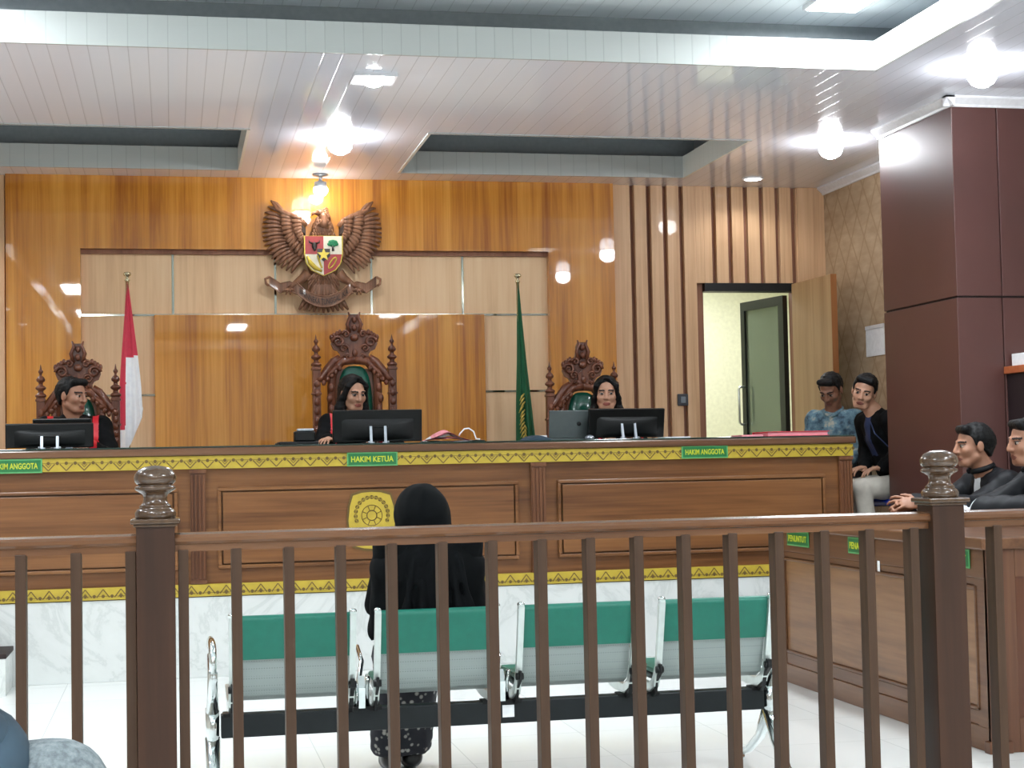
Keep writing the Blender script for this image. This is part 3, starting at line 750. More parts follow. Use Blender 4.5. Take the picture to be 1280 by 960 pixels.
for x in [0.0283+0.1437*k for k in range(16)]+[-0.112-0.1437*k for k in range(10)]+[2.352+0.105+0.1437*k for k in range(6)]:
    o = obj('baluster', bme, M['baluster'], bal) if False else bpy.data.objects.new('baluster', bme)
    if not o.users_collection: COL.objects.link(o)
    o.parent = bal; o.location = (x-1.1, 0, 0)
bme.materials.append(M['baluster'])
for x in PX:
    m = MB(); m.box(-hwp, hwp, -hwp, hwp, 0.0, 1.09, 0.002)
    p_ = obj('newel_post', m, M['post'], bal); p_.location = (x-1.1, 0, 0)
    m = MB(); m.box(-0.066, 0.066, -0.066, 0.066, 1.092, 1.106, 0.004); m.box(-0.058, 0.058, -0.058, 0.058, 1.084, 1.092, 0.002)
    prof = [(0.052, 1.104), (0.055, 1.110), (0.056, 1.122), (0.051, 1.130), (0.042, 1.136), (0.045, 1.139), (0.040, 1.143), (0.034, 1.150), (0.032, 1.160), (0.034, 1.172), (0.047, 1.180), (0.054, 1.184), (0.056, 1.189), (0.053, 1.194), (0.044, 1.196), (0.049, 1.199), (0.0555, 1.206), (0.0575, 1.216), (0.055, 1.227), (0.046, 1.239), (0.03, 1.247), (0.012, 1.250), (0.001, 1.2505)]
    m.lathe(prof, n=40); f_ = obj('finial', m, M['finial'], p_)

# ================================================================== WAITING BENCH (four seats)
seat4 = thing('waiting_bench', 'four-seat steel waiting bench with green pads seen from behind, chrome arms', 'bench', (1.19, 6.0, 0))
def sx(x): return x-1.19
m = MB(); m.box(sx(0.165), sx(2.235), -0.03, 0.03, 0.262, 0.345, 0.004); obj('beam', m, M['beam'], seat4)
m = MB(); m.box(sx(1.20), sx(1.245), -0.032, -0.0305, 0.285, 0.33); obj('sticker', m, M['white'], seat4, label='small white sticker')
SXS = [(0.191, 0.641), (0.709, 1.165), (1.235, 1.693), (1.772, 2.225)]
for i, (a0, a1) in enumerate(SXS):
    cx = sx((a0+a1)/2); w2 = (a1-a0)/2-0.022
    # one curved perforated shell: back and seat
    def prof(t):   # t 0 top of back -> 1 front of seat ; returns y,z
        P = [(-0.165, 0.70), (-0.135, 0.58), (-0.10, 0.45), (-0.075, 0.415), (-0.03, 0.395), (0.08, 0.395), (0.22, 0.41), (0.32, 0.42), (0.35, 0.405)]
        k = t*(len(P)-1); j = min(int(k), len(P)-2); f = k-j
        return (P[j][0]*(1-f)+P[j+1][0]*f, P[j][1]*(1-f)+P[j+1][1]*f)
    m = MB()
    m.grid(lambda u, v: (cx-w2+2*w2*v, prof(u)[0], prof(u)[1]), 32, 8)
    m.grid(lambda u, v: (cx-w2+2*w2*v, prof(u)[0]+0.004, prof(u)[1]+0.004), 32, 8)
    shell = obj('seat_shell', m, M['perf'], seat4)
    m = MB()
    # green pad wraps over the top of the backrest, front and rear
    def pad(u, v):
        x_ = cx-(w2+0.001)+2*(w2+0.001)*v
        a_ = u*2
        if a_ < 0.9: t_ = a_/0.9; z = 0.553+(0.70-0.553)*t_; y = -0.13-(z-0.553)*0.245-0.012; return (x_, y, z)
        if a_ < 1.1: t_ = (a_-0.9)/0.2; an = PI*t_; return (x_, -0.164-0.016*math.cos(an)+0.004, 0.70+0.012*math.sin(an))
        t_ = (a_-1.1)/0.9; z = 0.70-(0.70-0.47)*t_; y = -0.105-(z-0.45)*0.245+0.012; return (x_, y, z)
    m.grid(pad, 40, 6)
    obj('back_pad', m, M['greenpad'], seat4)
    m = MB(); m.box(cx-w2+0.01, cx+w2-0.01, -0.02, 0.33, 0.412, 0.435, 0.008); obj('seat_pad', m, M['greenpad'], seat4)
    for sg in (-1, 1):
        xx = cx+sg*(w2+0.011)
        m = MB()
        P = [(-0.175, 0.712), (-0.14, 0.58), (-0.108, 0.46), (-0.075, 0.41), (-0.02, 0.385), (0.12, 0.385), (0.33, 0.41), (0.352, 0.40), (0.34, 0.375), (0.1, 0.35), (-0.03, 0.352), (-0.09, 0.38), (-0.128, 0.45), (-0.165, 0.58), (-0.198, 0.705), (-0.19, 0.716)]
        m.prism(P, xx-0.011, xx+0.011, axis='X')
        fr = obj('side_rail', m, M['chromem'], seat4)
        m = MB(); m.tube([(xx, -0.183, 0.700), (xx, -0.183, 0.722)], 0.012, 10); m.ball((xx, -0.184, 0.716), (0.014, 0.014, 0.010)); obj('rail_cap', m, M['chrome'], fr)
        m = MB(); m.prism([(-0.155, 0.47), (-0.115, 0.47), (-0.07, 0.40), (-0.02, 0.35), (0.03, 0.346), (0.03, 0.336), (-0.05, 0.336), (-0.085, 0.36), (-0.10, 0.40), (-0.16, 0.44)], xx-sg*0.002-0.006, xx-sg*0.002+0.006+0.003*sg, axis='X')
        m.tube([(xx-0.014, -0.135, 0.448), (xx+0.014, -0.135, 0.448)], 0.013, 12); m.box(xx-0.03, xx+0.03, -0.034, 0.034, 0.336, 0.35, 0.002)
        obj('bracket', m, M['blackm'], seat4)
def frame_end(x, lab):
    m = MB()
    arm = [(x, -0.165, 0.515), (x, -0.172, 0.56), (x, -0.13, 0.592), (x, 0.0, 0.60), (x, 0.16, 0.592), (x, 0.24, 0.57), (x, 0.235, 0.53), (x, 0.15, 0.47), (x, 0.05, 0.40), (x, 0.0, 0.345)]
    m.tube(arm, [0.016, 0.02, 0.021, 0.021, 0.021, 0.02, 0.018, 0.019, 0.024, 0.03], 12, flat=0.7)
    m.tube([(x, -0.165, 0.515), (x, -0.10, 0.44), (x, -0.02, 0.36)], [0.016, 0.017, 0.024], 12, flat=0.7)
    m.tube([(x, 0.0, 0.37), (x, 0.0, 0.22)], [0.032, 0.030], 14, flat=0.8)
    m.tube([(x, 0.0, 0.26), (x, -0.07, 0.15), (x, -0.17, 0.06), (x, -0.25, 0.028)], [0.028, 0.024, 0.02, 0.017], 12, flat=0.8)
    m.tube([(x, 0.0, 0.26), (x, 0.10, 0.14), (x, 0.24, 0.06), (x, 0.36, 0.028)], [0.028, 0.022, 0.019, 0.017], 12, flat=0.8)
    e_ = obj('end_frame', m, M['chrome'], seat4, label=lab)
    for y in (-0.25, 0.36):
        m = MB(); m.lathe([(0.022, 0.0), (0.026, 0.004), (0.026, 0.018), (0.018, 0.024), (0.017, 0.034)], c=(x, y, 0), n=16); obj('foot', m, M['chrome'], e_)
frame_end(sx(0.135), 'chrome arm and leg frame, left end'); frame_end(sx(2.262), 'chrome arm and leg frame, right end')
for xm in (0.675, 1.20, 1.732):
    m = MB(); x = sx(xm)
    m.tube([(x-0.02, -0.01, 0.35), (x-0.015, 0.0, 0.40), (x+0.015, 0.10, 0.50), (x+0.012, 0.22, 0.54)], [0.013]*4, 10, flat=0.7); m.tube([(x+0.022, -0.012, 0.35), (x+0.018, -0.03, 0.42), (x+0.02, -0.05, 0.46)], [0.012]*3, 10, flat=0.7)
    m.prism([(-0.03, 0.345), (0.04, 0.345), (0.05, 0.42), (0.0, 0.46), (-0.04, 0.42)], x-0.012, x+0.012, axis='X')
    obj('centre_strut', m, M['chrome'], seat4)
# ================================================================== WINGED CREST
gar = thing('wall_crest', 'carved wooden eagle crest with spread wings, coloured shield and scroll on the teak wall', 'wall emblem', (1.124, WY-0.085, 2.935))
K = 0.00113
def gz(p): return ((p[0]-540)*K, (420-p[1])*K)
def feather(m, b, t, w, y, th=0.008, sag=0.0, tip=0.25):
    b = Vector((b[0], 0, b[1])); t_ = Vector((t[0], 0, t[1])); d = t_-b; nrm = Vector((-d.z, 0, d.x)).normalized()
    pts = []; rs = []
    for i in range(7):
        u = i/6; p = b+d*u+nrm*sag*4*u*(1-u); pts.append((p.x, y-0.006*math.sin(PI*u), p.z))
        rs.append(th*(0.75+0.5*u if u < 0.7 else (1.1-(u-0.7)/0.3*(1-tip))))
    m.tube(pts, rs, 8, flat=w/th*0.5)
def arc(P, t):
    k = t*(len(P)-1); j = min(int(k), len(P)-2); f = k-j
    return (P[j][0]*(1-f)+P[j+1][0]*f, P[j][1]*(1-f)+P[j+1][1]*f)
for sg in (-1, 1):
    def W(p): q = gz(p); return (q[0]*(1 if sg < 0 else -1), q[1])
    m = MB()
    B1 = [(290, 262), (285, 340), (305, 430), (345, 500), (415, 560)]
    T1 = [(203, 180), (160, 262), (147, 330), (143, 400), (152, 460), (180, 525), (215, 585), (262, 625), (330, 660)]
    n = 18
    for i in range(n):
        t = i/(n-1); feather(m, W(arc(B1, t)), W(arc(T1, t)), 0.030, -0.022-0.004*(i % 2), 0.010, sag=0.012*(-1 if sg < 0 else 1))
    B2 = [(345, 280), (350, 350), (370, 420), (425, 500)]; T2 = [(262, 245), (262, 330), (285, 430), (330, 505), (400, 565)]
    for i in range(13):
        t = i/12; feather(m, W(arc(B2, t)), W(arc(T2, t)), 0.034, -0.040, 0.010, sag=0.004, tip=0.5)
    B3 = [(400, 300), (400, 380), (430, 450)]; T3 = [(330, 280), (340, 370), (370, 430), (415, 500)]
    for i in range(9):
        t = i/8; feather(m, W(arc(B3, t)), W(arc(T3, t)), 0.034, -0.052, 0.009, tip=0.6)
    # leading edge of the wing
    m.tube([(*W(p)[:1], -0.04, W(p)[1]) for p in ((203, 178), (240, 235), (290, 262), (345, 280), (400, 312), (430, 350))], [0.006, 0.012, 0.016, 0.018, 0.02, 0.02], 10, flat=1.2)
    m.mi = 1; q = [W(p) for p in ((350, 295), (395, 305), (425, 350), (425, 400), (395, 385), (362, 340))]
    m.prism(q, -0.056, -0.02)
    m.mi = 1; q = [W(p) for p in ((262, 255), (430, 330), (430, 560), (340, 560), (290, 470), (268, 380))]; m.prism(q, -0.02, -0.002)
    obj('wing', m, [M['garuda'], M['garuda_dark']], gar)
    # leg with claws
    m = MB(); P = [(440, 660), (400, 700), (345, 735), (310, 765)]
    m.tube([(W(p)[0], -0.045, W(p)[1]) for p in P], [0.045, 0.034, 0.02, 0.016], 12)
    for dx, dz in ((-50, 30), (-20, 42), (8, 42), (36, 20)):
        c0, c1 = W((312, 762)), W((312+dx*0.6, 762+dz*0.5)); c2 = W((312+dx, 762+dz))
        m.tube([(c0[0], -0.05, c0[1]), (c1[0], -0.068, c1[1]), (c2[0], -0.05, c2[1])], [0.011, 0.010, 0.004], 8)
    obj('leg', m, M['garuda'], gar)
# body with breast feathers
m = MB(); m.ball((0, -0.03, -0.13), (0.13, 0.05, 0.23), u=24, v=16)
m.ball((0, -0.045, 0.06), (0.085, 0.045, 0.085))
for r_ in range(5):
    for i in range(-4, 5):
        x = i*0.019+(r_ % 2)*0.009; z = 0.115-r_*0.024
        if abs(x) < 0.045+r_*0.011: m.ball((x, -0.083+abs(x)*0.2, z), (0.011, 0.008, 0.016), u=8, v=6)
for i in range(-5, 6):
    for r_ in range(3):
        feather(m, (i*0.012, -0.27-r_*0.01), (i*0.024, -0.33-r_*0.035), 0.022, -0.06+r_*0.01, 0.008)
obj('body', m, M['garuda'], gar)
m = MB()
m.tube([(0.0, -0.045, 0.07), (0.012, -0.05, 0.12), (0.006, -0.055, 0.155), (-0.012, -0.06, 0.178)], [0.06, 0.042, 0.034, 0.028], 14)
m.ball((-0.018, -0.06, 0.182), (0.036, 0.03, 0.030))
m.tube([(-0.045, -0.062, 0.182), (-0.072, -0.064, 0.176), (-0.082, -0.064, 0.158)], [0.016, 0.012, 0.003], 8)
for i in range(5): m.tube([(0.0+i*0.006, -0.06, 0.20-i*0.01), (0.03+i*0.006, -0.05, 0.222-i*0.018), (0.045+i*0.004, -0.045, 0.205-i*0.024)], [0.010, 0.008, 0.003], 6)
for i in range(7): m.tube([(-0.03+i*0.002, -0.078, 0.15-i*0.012), (-0.05-i*0.004, -0.07, 0.135-i*0.012), (-0.052-i*0.005, -0.06, 0.122-i*0.012)], [0.007, 0.006, 0.002], 6)
m.ball((-0.030, -0.088, 0.187), 0.005)
obj('head', m, M['garuda'], gar)
m = MB()
for i in range(-5, 6):
    feather(m, (i*0.010, -0.36), (i*0.037, -0.57+abs(i)*0.005), 0.042, -0.03-0.004*(i % 2), 0.011)
for i in range(-4, 5): feather(m, (i*0.010, -0.33), (i*0.028, -0.47), 0.036, -0.045, 0.009)
obj('tail', m, M['garuda'], gar)
# ribbon with the motto
def rb(x): return -0.415-0.105*(1-(x/0.22)**2)
m = MB(); n = 24; hw2 = 0.20
def rib(u, v):
    x = -hw2+2*hw2*u; zc = -0.40-0.105*(1-(x/hw2)**2)+0.015
    return (x, -0.088+0.02*(x/hw2)**2, zc-0.04+0.08*v)
m.grid(rib, n, 2); m.grid(lambda u, v: (rib(u, v)[0], rib(u, v)[1]+0.02, rib(u, v)[2]), n, 2)
for v in (0, 1): m.tube([rib(i/n, v) for i in range(n+1)], 0.006, 6)
for sg in (-1, 1):
    P = [(sg*0.19, -0.06, -0.40), (sg*0.25, -0.05, -0.37), (sg*0.32, -0.045, -0.385), (sg*0.40, -0.035, -0.33)]
    def wing_r(u, v, P=P):
        k = u*3; j = min(int(k), 2); f = k-j
        a, b = P[j], P[j+1]; return (a[0]*(1-f)+b[0]*f, a[1]*(1-f)+b[1]*f, a[2]*(1-f)+b[2]*f-0.035+0.07*v)
    m.grid(wing_r, 12, 2); m.grid(lambda u, v: (wing_r(u, v)[0], wing_r(u, v)[1]+0.018, wing_r(u, v)[2]), 12, 2)
    for v in (0, 1): m.tube([wing_r(i/12, v) for i in range(13)], 0.005, 6)
    m.tube([(sg*0.40, -0.035, -0.30), (sg*0.43, -0.04, -0.315), (sg*0.425, -0.04, -0.35), (sg*0.405, -0.035, -0.365)], 0.010, 8)
ribo = obj('ribbon', m, M['garuda'], gar)
me = text_mesh('BHINNEKA TUNGGAL IKA', 0.36, 0.044, 0.004, 0.015)
co = np.empty(len(me.vertices)*3); me.vertices.foreach_get('co', co); co = co.reshape(-1, 3)
co[:, 2] += -0.40-0.105*(1-(co[:, 0]/hw2)**2)+0.015; co[:, 1] += -0.091+0.02*(co[:, 0]/hw2)**2
me.vertices.foreach_set('co', co.ravel()); me.update(); obj('lettering', me, M['garuda_dark'], ribo)
# shield
sh = lambda s_: [(-0.136*s_, 0.0), (0.136*s_, 0.0), (0.136*s_, -0.13), (0.122*s_, -0.20), (0.085*s_, -0.25), (0.0, -0.292*s_), (-0.085*s_, -0.25), (-0.122*s_, -0.20), (-0.136*s_, -0.13)]
m = MB(); m.prism([(a_*1.06, (b+0.003)*1.03) for a_, b in sh(1)], -0.092, -0.05)
shield = obj('shield', m, M['shieldgold'], gar)
def field(poly, mat, nm): m = MB(); m.prism(poly, -0.097, -0.090); return obj(nm, m, mat, shield)
field([(-0.136, 0), (0, 0), (0, -0.135), (-0.136, -0.135)], M['shieldred'], 'shield_field')
field([(0, 0), (0.136, 0), (0.136, -0.135), (0, -0.135)], M['shieldwhite'], 'shield_field')
field([(-0.136, -0.136), (0, -0.136), (0, -0.292), (-0.085, -0.25), (-0.122, -0.20)], M['shieldwhite'], 'shield_field')
field([(0.0, -0.136), (0.136, -0.136), (0.122, -0.20), (0.085, -0.25), (0, -0.292)], M['shieldred'], 'shield_field')
m = MB(); m.prism([(-0.048, -0.095), (0.048, -0.095), (0.048, -0.15), (0, -0.19), (-0.048, -0.15)], -0.103, -0.096); obj('shield_centre', m, M['shieldblack'], shield)
m = MB(); m.prism([((0.052 if k % 2 == 0 else 0.021)*math.sin(k*PI/5), -0.14+(0.052 if k % 2 == 0 else 0.021)*math.cos(k*PI/5)) for k in range(10)], -0.112, -0.102); obj('star', m, M['shieldgold'], shield)
m = MB()    # bull head
m.ball((-0.068, -0.100, -0.075), (0.02, 0.012, 0.03)); m.ball((-0.066, -0.104, -0.10), (0.012, 0.01, 0.014))
for sg in (-1, 1): m.tube([(-0.068+sg*0.015, -0.100, -0.055), (-0.068+sg*0.036, -0.102, -0.048), (-0.068+sg*0.040, -0.102, -0.028)], [0.007, 0.006, 0.002], 6)
obj('bull_head', m, M['shieldblack'], shield)
m = MB()    # banyan tree
for (x, z, r_) in ((0.07, -0.045, 0.024), (0.045, -0.06, 0.018), (0.095, -0.06, 0.018), (0.055, -0.045, 0.02), (0.086, -0.046, 0.02), (0.07, -0.063, 0.024)): m.ball((x, -0.098, z), (r_, 0.008, r_*0.8), u=10, v=7)
m.mi = 1; m.tube([(0.07, -0.099, -0.07), (0.07, -0.099, -0.112)], [0.007, 0.012], 6)
obj('tree', m, [M['shieldgreen'], M['shieldblack']], shield)
m = MB()    # rice and cotton
m.tube([(-0.122, -0.099, -0.15), (-0.10, -0.102, -0.20), (-0.06, -0.102, -0.24), (-0.015, -0.099, -0.265)], [0.006, 0.018, 0.018, 0.008], 8)
for k in range(8): m.ball((-0.045+k*0.004, -0.102, -0.15-k*0.012), (0.009, 0.006, 0.007), u=8, v=5)
obj('rice_and_cotton', m, M['shieldgold'], shield)
m = MB(); m.tube([(0.065+0.018*math.cos(2*PI*k/16)+0.042*math.sin(2*PI*k/16)*0.55, -0.100, -0.20+0.042*math.sin(2*PI*k/16)) for k in range(16)], 0.005, 6, closed=True); obj('chain', m, M['shieldgold'], shield)

# ================================================================== JUDGES' THRONES
def throne(loc, lab, zs, ws):
    """zs lifts the top, ws widens"""
    T = thing('carved_throne', lab, 'chair', loc, 0, 'carved judges thrones behind the bench')
    hx = 0.266*ws; zt = 1.45*zs
    fin = [(0.032, 0), (0.036, 0.008), (0.030, 0.016), (0.018, 0.022), (0.016, 0.034), (0.032, 0.044), (0.034, 0.052), (0.024, 0.060), (0.014, 0.066), (0.013, 0.078), (0.026, 0.086), (0.028, 0.096), (0.020, 0.108), (0.009, 0.116), (0.008, 0.126), (0.015, 0.134), (0.015, 0.142), (0.007, 0.150), (0.003, 0.17), (0.001, 0.178)]
    for sg in (-1, 1):
        m = MB(); x = sg*hx
        m.box(x-0.028, x+0.028, -0.028, 0.028, 0.0, zt, 0.004)
        for k in range(12): z = 0.62+k*(zt-0.68)/12; m.ball((x, -0.026, z), (0.022, 0.012, 0.028), u=10, v=6)
        m.box(x-0.034, x+0.034, -0.034, 0.034, zt-0.03, zt-0.012, 0.004); m.box(x-0.034, x+0.034, -0.034, 0.034, zt-0.2, zt-0.185, 0.004)
        m.lathe([(r_*1.05, z_*1.25) for r_, z_ in fin], c=(x, 0, zt), n=16)
        obj('back_post', m, M['carved'], T)
    # leather back
    m = MB(); zb = 1.45*zs; hb = 0.126*ws
    def pad(u, v):
        a_ = u*2*PI; c_, s_ = math.cos(a_), math.sin(a_)
        ex = 0.62; px = math.copysign(abs(c_)**ex, c_); pz = math.copysign(abs(s_)**ex, s_)
        rr = math.sin(v*PI/2)**0.8
        return (hb*px*rr, -0.055+0.055*(rr**4), (zb+0.62)/2+(zb-0.62)/2*pz*rr)
    m.grid(pad, 40, 10, closeu=True); obj('back_cushion', m, M['leather'], T)
    # carved frame round the leather
    m = MB()
    for sg in (-1, 1):
        m.tube([(sg*(hb+0.035), 0.0, 0.55), (sg*(hb+0.035), -0.005, zb-0.14), (sg*(hb+0.025), -0.01, zb-0.04), (sg*(hb*0.7), -0.015, zb+0.03), (0, -0.02, zb+0.045)], 0.032, 10)
        for k in range(9):
            z = 0.7+k*(zb-0.78)/9; m.ball((sg*(hb+0.04+0.012*(k % 2)), -0.03, z), (0.022, 0.016, 0.034), u=10, v=6)
        # sloping scroll shoulders from post up to the crest
        P = [(sg*hx, -0.005, zt-0.10), (sg*hx*0.86, -0.01, zt-0.085), (sg*hx*0.72, -0.012, zt-0.03), (sg*hx*0.55, -0.014, zt+0.03), (sg*hx*0.38, -0.015, zt+0.055)]
        m.tube(P, [0.026, 0.028, 0.032, 0.030, 0.028], 10)
        P = [(sg*hx*0.80, -0.03, zt-0.11), (sg*hx*0.6, -0.035, zt-0.04), (sg*hx*0.42, -0.035, zt+0.0)]
        m.tube(P, [0.014, 0.018, 0.014], 8)
        for k in range(5):
            a_ = k/4; m.ball((sg*hx*(0.82-0.42*a_), -0.04, zt-0.12+0.10*a_), (0.016, 0.012, 0.02), u=8, v=6)
    m.box(-hb-0.06, hb+0.06, 0.0, 0.03, 0.45, zb-0.02)
    obj('back_frame', m, M['carved'], T)
    # crest: cartouche of scrolls
    m = MB(); z0 = zt+0.03
    body = [(-0.105, -0.02), (0.105, -0.02), (0.10, 0.05), (0.115, 0.072), (0.145, 0.085), (0.162, 0.125), (0.15, 0.165), (0.115, 0.19), (0.085, 0.20), (0.06, 0.215), (0.05, 0.25), (0.045, 0.30), (0.03, 0.33), (-0.03, 0.33), (-0.045, 0.30), (-0.05, 0.25), (-0.06, 0.215), (-0.085, 0.20), (-0.115, 0.19), (-0.15, 0.165), (-0.162, 0.125), (-0.145, 0.085), (-0.115, 0.072), (-0.10, 0.05)]
    m.prism([(a_*ws, z0+b) for a_, b in body], -0.02, 0.022)
    def scroll(cx, cz, R_, sg, r_=0.010):
        pts = [(cx+sg*R_*(1-k/22)*math.cos(k*0.5), -0.03-0.001*k, z0+cz+R_*(1-k/22)*math.sin(k*0.5)) for k in range(18)]
        m.tube(pts, [r_*(1-0.03*k) for k in range(18)], 8)
    for sg in (-1, 1):
        scroll(sg*0.115*ws, 0.135, 0.042, sg, 0.013); scroll(sg*0.075*ws, 0.09, 0.03, -sg); scroll(sg*0.06*ws, 0.19, 0.026, sg); scroll(sg*0.05*ws, 0.03, 0.024, sg)
        m.tube([(sg*0.03*ws, -0.03, z0+0.20), (sg*0.05*ws, -0.034, z0+0.26), (sg*0.028*ws, -0.034, z0+0.31), (sg*0.04*ws, -0.03, z0+0.345)], [0.012, 0.013, 0.011, 0.005], 8)
        for k in range(4): m.ball((sg*(0.10+0.02*k)*ws, -0.02, z0+0.205-0.012*k), (0.014, 0.014, 0.022), u=8, v=6)
    m.prism([(-0.10*ws, zb+0.05), (0.10*ws, zb+0.05), (0.10*ws, z0), (-0.10*ws, z0)], -0.015, 0.02)
    m.prism([(-0.04*ws, z0+0.02), (0.04*ws, z0+0.02), (0.045*ws, z0+0.10), (0, z0+0.13), (-0.045*ws, z0+0.10)], -0.042, -0.02)
    m.ball((0, -0.03, z0+0.165), (0.03, 0.022, 0.026)); m.ball((0, -0.03, z0+0.235), (0.02, 0.018, 0.024)); m.ball((0, -0.028, z0+0.29), (0.018, 0.016, 0.022))
    m.ball((0, -0.045, z0+0.06), (0.02, 0.012, 0.026))
    obj('crest', m, M['carved'], T)
    m = MB(); m.box(-hx+0.03, hx-0.03, -0.50, 0.0, 0.40, 0.455, 0.012); m.box(-hx, hx, -0.53, 0.0, 0.34, 0.40, 0.006); obj('seat', m, M['leather'], T)
    m = MB()
    for sg in (-1, 1):
        m.box(sg*hx-0.025, sg*hx+0.025, -0.53, -0.48, 0.0, 0.62, 0.004); m.tube([(sg*hx, 0, 0.66), (sg*hx, -0.3, 0.67), (sg*hx, -0.52, 0.64), (sg*hx, -0.55, 0.60)], 0.026, 10)
    obj('arm_frame', m, M['carved'], T)
throne((1.258, 11.28, DZ), 'tallest carved wooden throne, in the middle, with a green leather back', 1.0, 1.0)
throne((-0.612, 11.28, DZ), 'carved wooden throne at the left behind the male judge beside the red and white flag', 0.865, 0.92)
throne((2.90, 11.28, DZ), 'carved wooden throne at the right behind the female judge beside the green flag', 0.86, 0.90)

# ================================================================== FLAGS
def flag(loc, lab, ztop, edges, zb, paint, mats, seed):
    F_ = thing('flag', lab, 'flag', loc)
    m = MB(); m.tube([(0, 0, 0.03), (0, 0, ztop)], 0.012, 10); obj('pole', m, M['brass'], F_)
    m = MB(); m.lathe([(0.16, 0), (0.16, 0.02), (0.10, 0.04), (0.03, 0.06), (0.02, 0.10), (0.001, 0.10)], n=24); obj('base', m, M['silver'], F_)
    m = MB(); m.lathe([(0.014, 0), (0.02, 0.01), (0.012, 0.02), (0.012, 0.035), (0.026, 0.045), (0.028, 0.055), (0.02, 0.066), (0.001, 0.07)], c=(0, 0, ztop-0.01), n=16); obj('finial', m, M['brass'], F_)
    nu, nv = 84, 84; m = MB()
    def shp(u, v):
        z = (ztop-0.01)+(zb-ztop+0.01)*v
        k = v*(len(edges)-1); j = min(int(k), len(edges)-2); f = k-j
        xl = edges[j][0]*(1-f)+edges[j+1][0]*f; xr = edges[j][1]*(1-f)+edges[j+1][1]*f
        c_, s_ = math.cos(2*PI*u), math.sin(2*PI*u)
        px = (xl+xr)/2+(xr-xl)/2*c_
        fold = 0.5+0.5*math.cos(2*PI*u*7+seed+v*1.5)
        py = s_*(0.012+0.05*v)*(0.65+0.5*fold)-0.0
        return px, py, z
    def fn(u, v):
        px, py, z = shp(u, v)
        z += paint['hem'](px, v)
        return (px, py, z)
    m.grid(fn, nu, nv, closeu=True)
    for f in m.bm.faces:
        c_ = f.calc_center_median(); f.material_index = paint['mat'](c_)
    return F_, obj('cloth', m, mats, F_)
flag((-0.296, 11.75, DZ), 'furled red and white flag on a pole beside the left throne', 2.10, [(-0.006, 0.006), (-0.022, 0.035), (-0.042, 0.065), (-0.06, 0.09), (-0.066, 0.103), (-0.06, 0.095)], 0.86,
     {'hem': lambda x, v: max(0, v-0.72)/0.28*max(0, (x+0.02))*2.3, 'mat': lambda c: 0 if (c.z > 1.545+0.25*c.x or (c.x < -0.012-0.02*(1.5-c.z) and c.z > 1.04)) else 1}, [M['flagred'], M['flagwhite']], 0.5)
gf, gc = flag((2.541, 11.75, DZ), 'furled dark green flag with gold fringe on a pole, left of the right throne', 2.10, [(-0.006, 0.008), (-0.012, 0.03), (-0.018, 0.055), (-0.03, 0.085), (-0.036, 0.112), (-0.045, 0.14)], 0.62,
     {'hem': lambda x, v: 0, 'mat': lambda c: 0}, [M['flaggreen']], 1.7)
m = MB(); rr = random.Random(3)
for k in range(16):
    z = 0.78+k*0.030; x = -0.012+0.022*rr.random()-0.0*k; y = -0.052+rr.random()*0.006
    m.tube([(x+0.02, y, z+0.03), (x+0.002, y-0.008, z+0.01), (x-0.016, y, z-0.025)], [0.004, 0.008, 0.002], 6)
for k in range(10):
    z = 0.74+k*0.03; m.tube([(0.018, -0.058, z+0.02), (0.026, -0.062, z), (0.03+0.006*(k % 2), -0.058, z-0.02)], [0.003, 0.006, 0.002], 6)
obj('gold_fringe', m, M['gold'], gf)

# ================================================================== THINGS ON THE BENCH
BT = DZ+H+0.0045
def monitor(loc, rz, lab, w, h, tilt, stand='legs'):
    T = thing('monitor', lab, 'computer monitor', loc, rz, 'monitors on the judges bench')
    R_ = Matrix.Translation((0, 0, 0.012)) @ Matrix.Rotation(tilt, 4, 'X')
    m = MB()
    m.box(-w/2, w/2, -0.012, 0.02, 0, h, 0.005, M=None)
    bmesh.ops.transform(m.bm, matrix=R_, verts=m.bm.verts[:])
    n0 = len(m.bm.verts)
    p = MB(); p.grid(lambda u, v: (-w*0.40+w*0.80*u, -0.012-0.022*math.sin(PI*u)**0.6*math.sin(PI*v)**0.5, h*0.06+h*0.66*v), 20, 10)
    bmesh.ops.transform(p.bm, matrix=R_, verts=p.bm.verts[:])
    obj('casing', m, M['black'], T); obj('back_bulge', p, M['blackm'], T)
    m = MB(); m.box(-w/2+0.008, w/2-0.008, 0.0195, 0.0215, 0.012, h-0.008); bmesh.ops.transform(m.bm, matrix=R_, verts=m.bm.verts[:]); obj('screen', m, M['blackm'], T)
    for sg in (-1, 1):
        m = MB(); m.prism([(-0.068, 0.004), (-0.052, 0.004), (-0.03, h*0.55), (-0.046, h*0.55)], sg*0.045-0.008, sg*0.045+0.008, axis='X')
        m.tube([(sg*0.045-0.02, -0.062, 0.006), (sg*0.045+0.02, -0.062, 0.006)], 0.006, 8); m.ball((sg*0.06, -0.068, 0.01), 0.007, u=8, v=6)
        obj('stand_leg', m, M['silver'], T)
    m = MB(); m.box(-0.09, 0.09, -0.05, 0.10, 0, 0.008, 0.003); m.box(-0.065, 0.065, -0.045, -0.02, h*0.48, h*0.6, 0.006); obj('stand_base', m, M['black'], T)
    return T
monitor((-0.715, 10.08, BT), math.radians(2), 'wide black monitor seen from behind at the left end of the bench', 0.51, 0.145, 0.12)
monitor((-0.655, 10.30, BT), math.radians(-3), 'black monitor standing behind another one at the left end, only its top edge showing', 0.35, 0.180, 0.10)
monitor((1.262, 10.08, BT), math.radians(-1), 'black monitor with silver stand legs in front of the long-haired judge in the middle', 0.56, 0.20, 0.10)
monitor((2.875, 10.08, BT), math.radians(8), 'black monitor with silver stand legs in front of the judge at the right', 0.53, 0.188, 0.16)
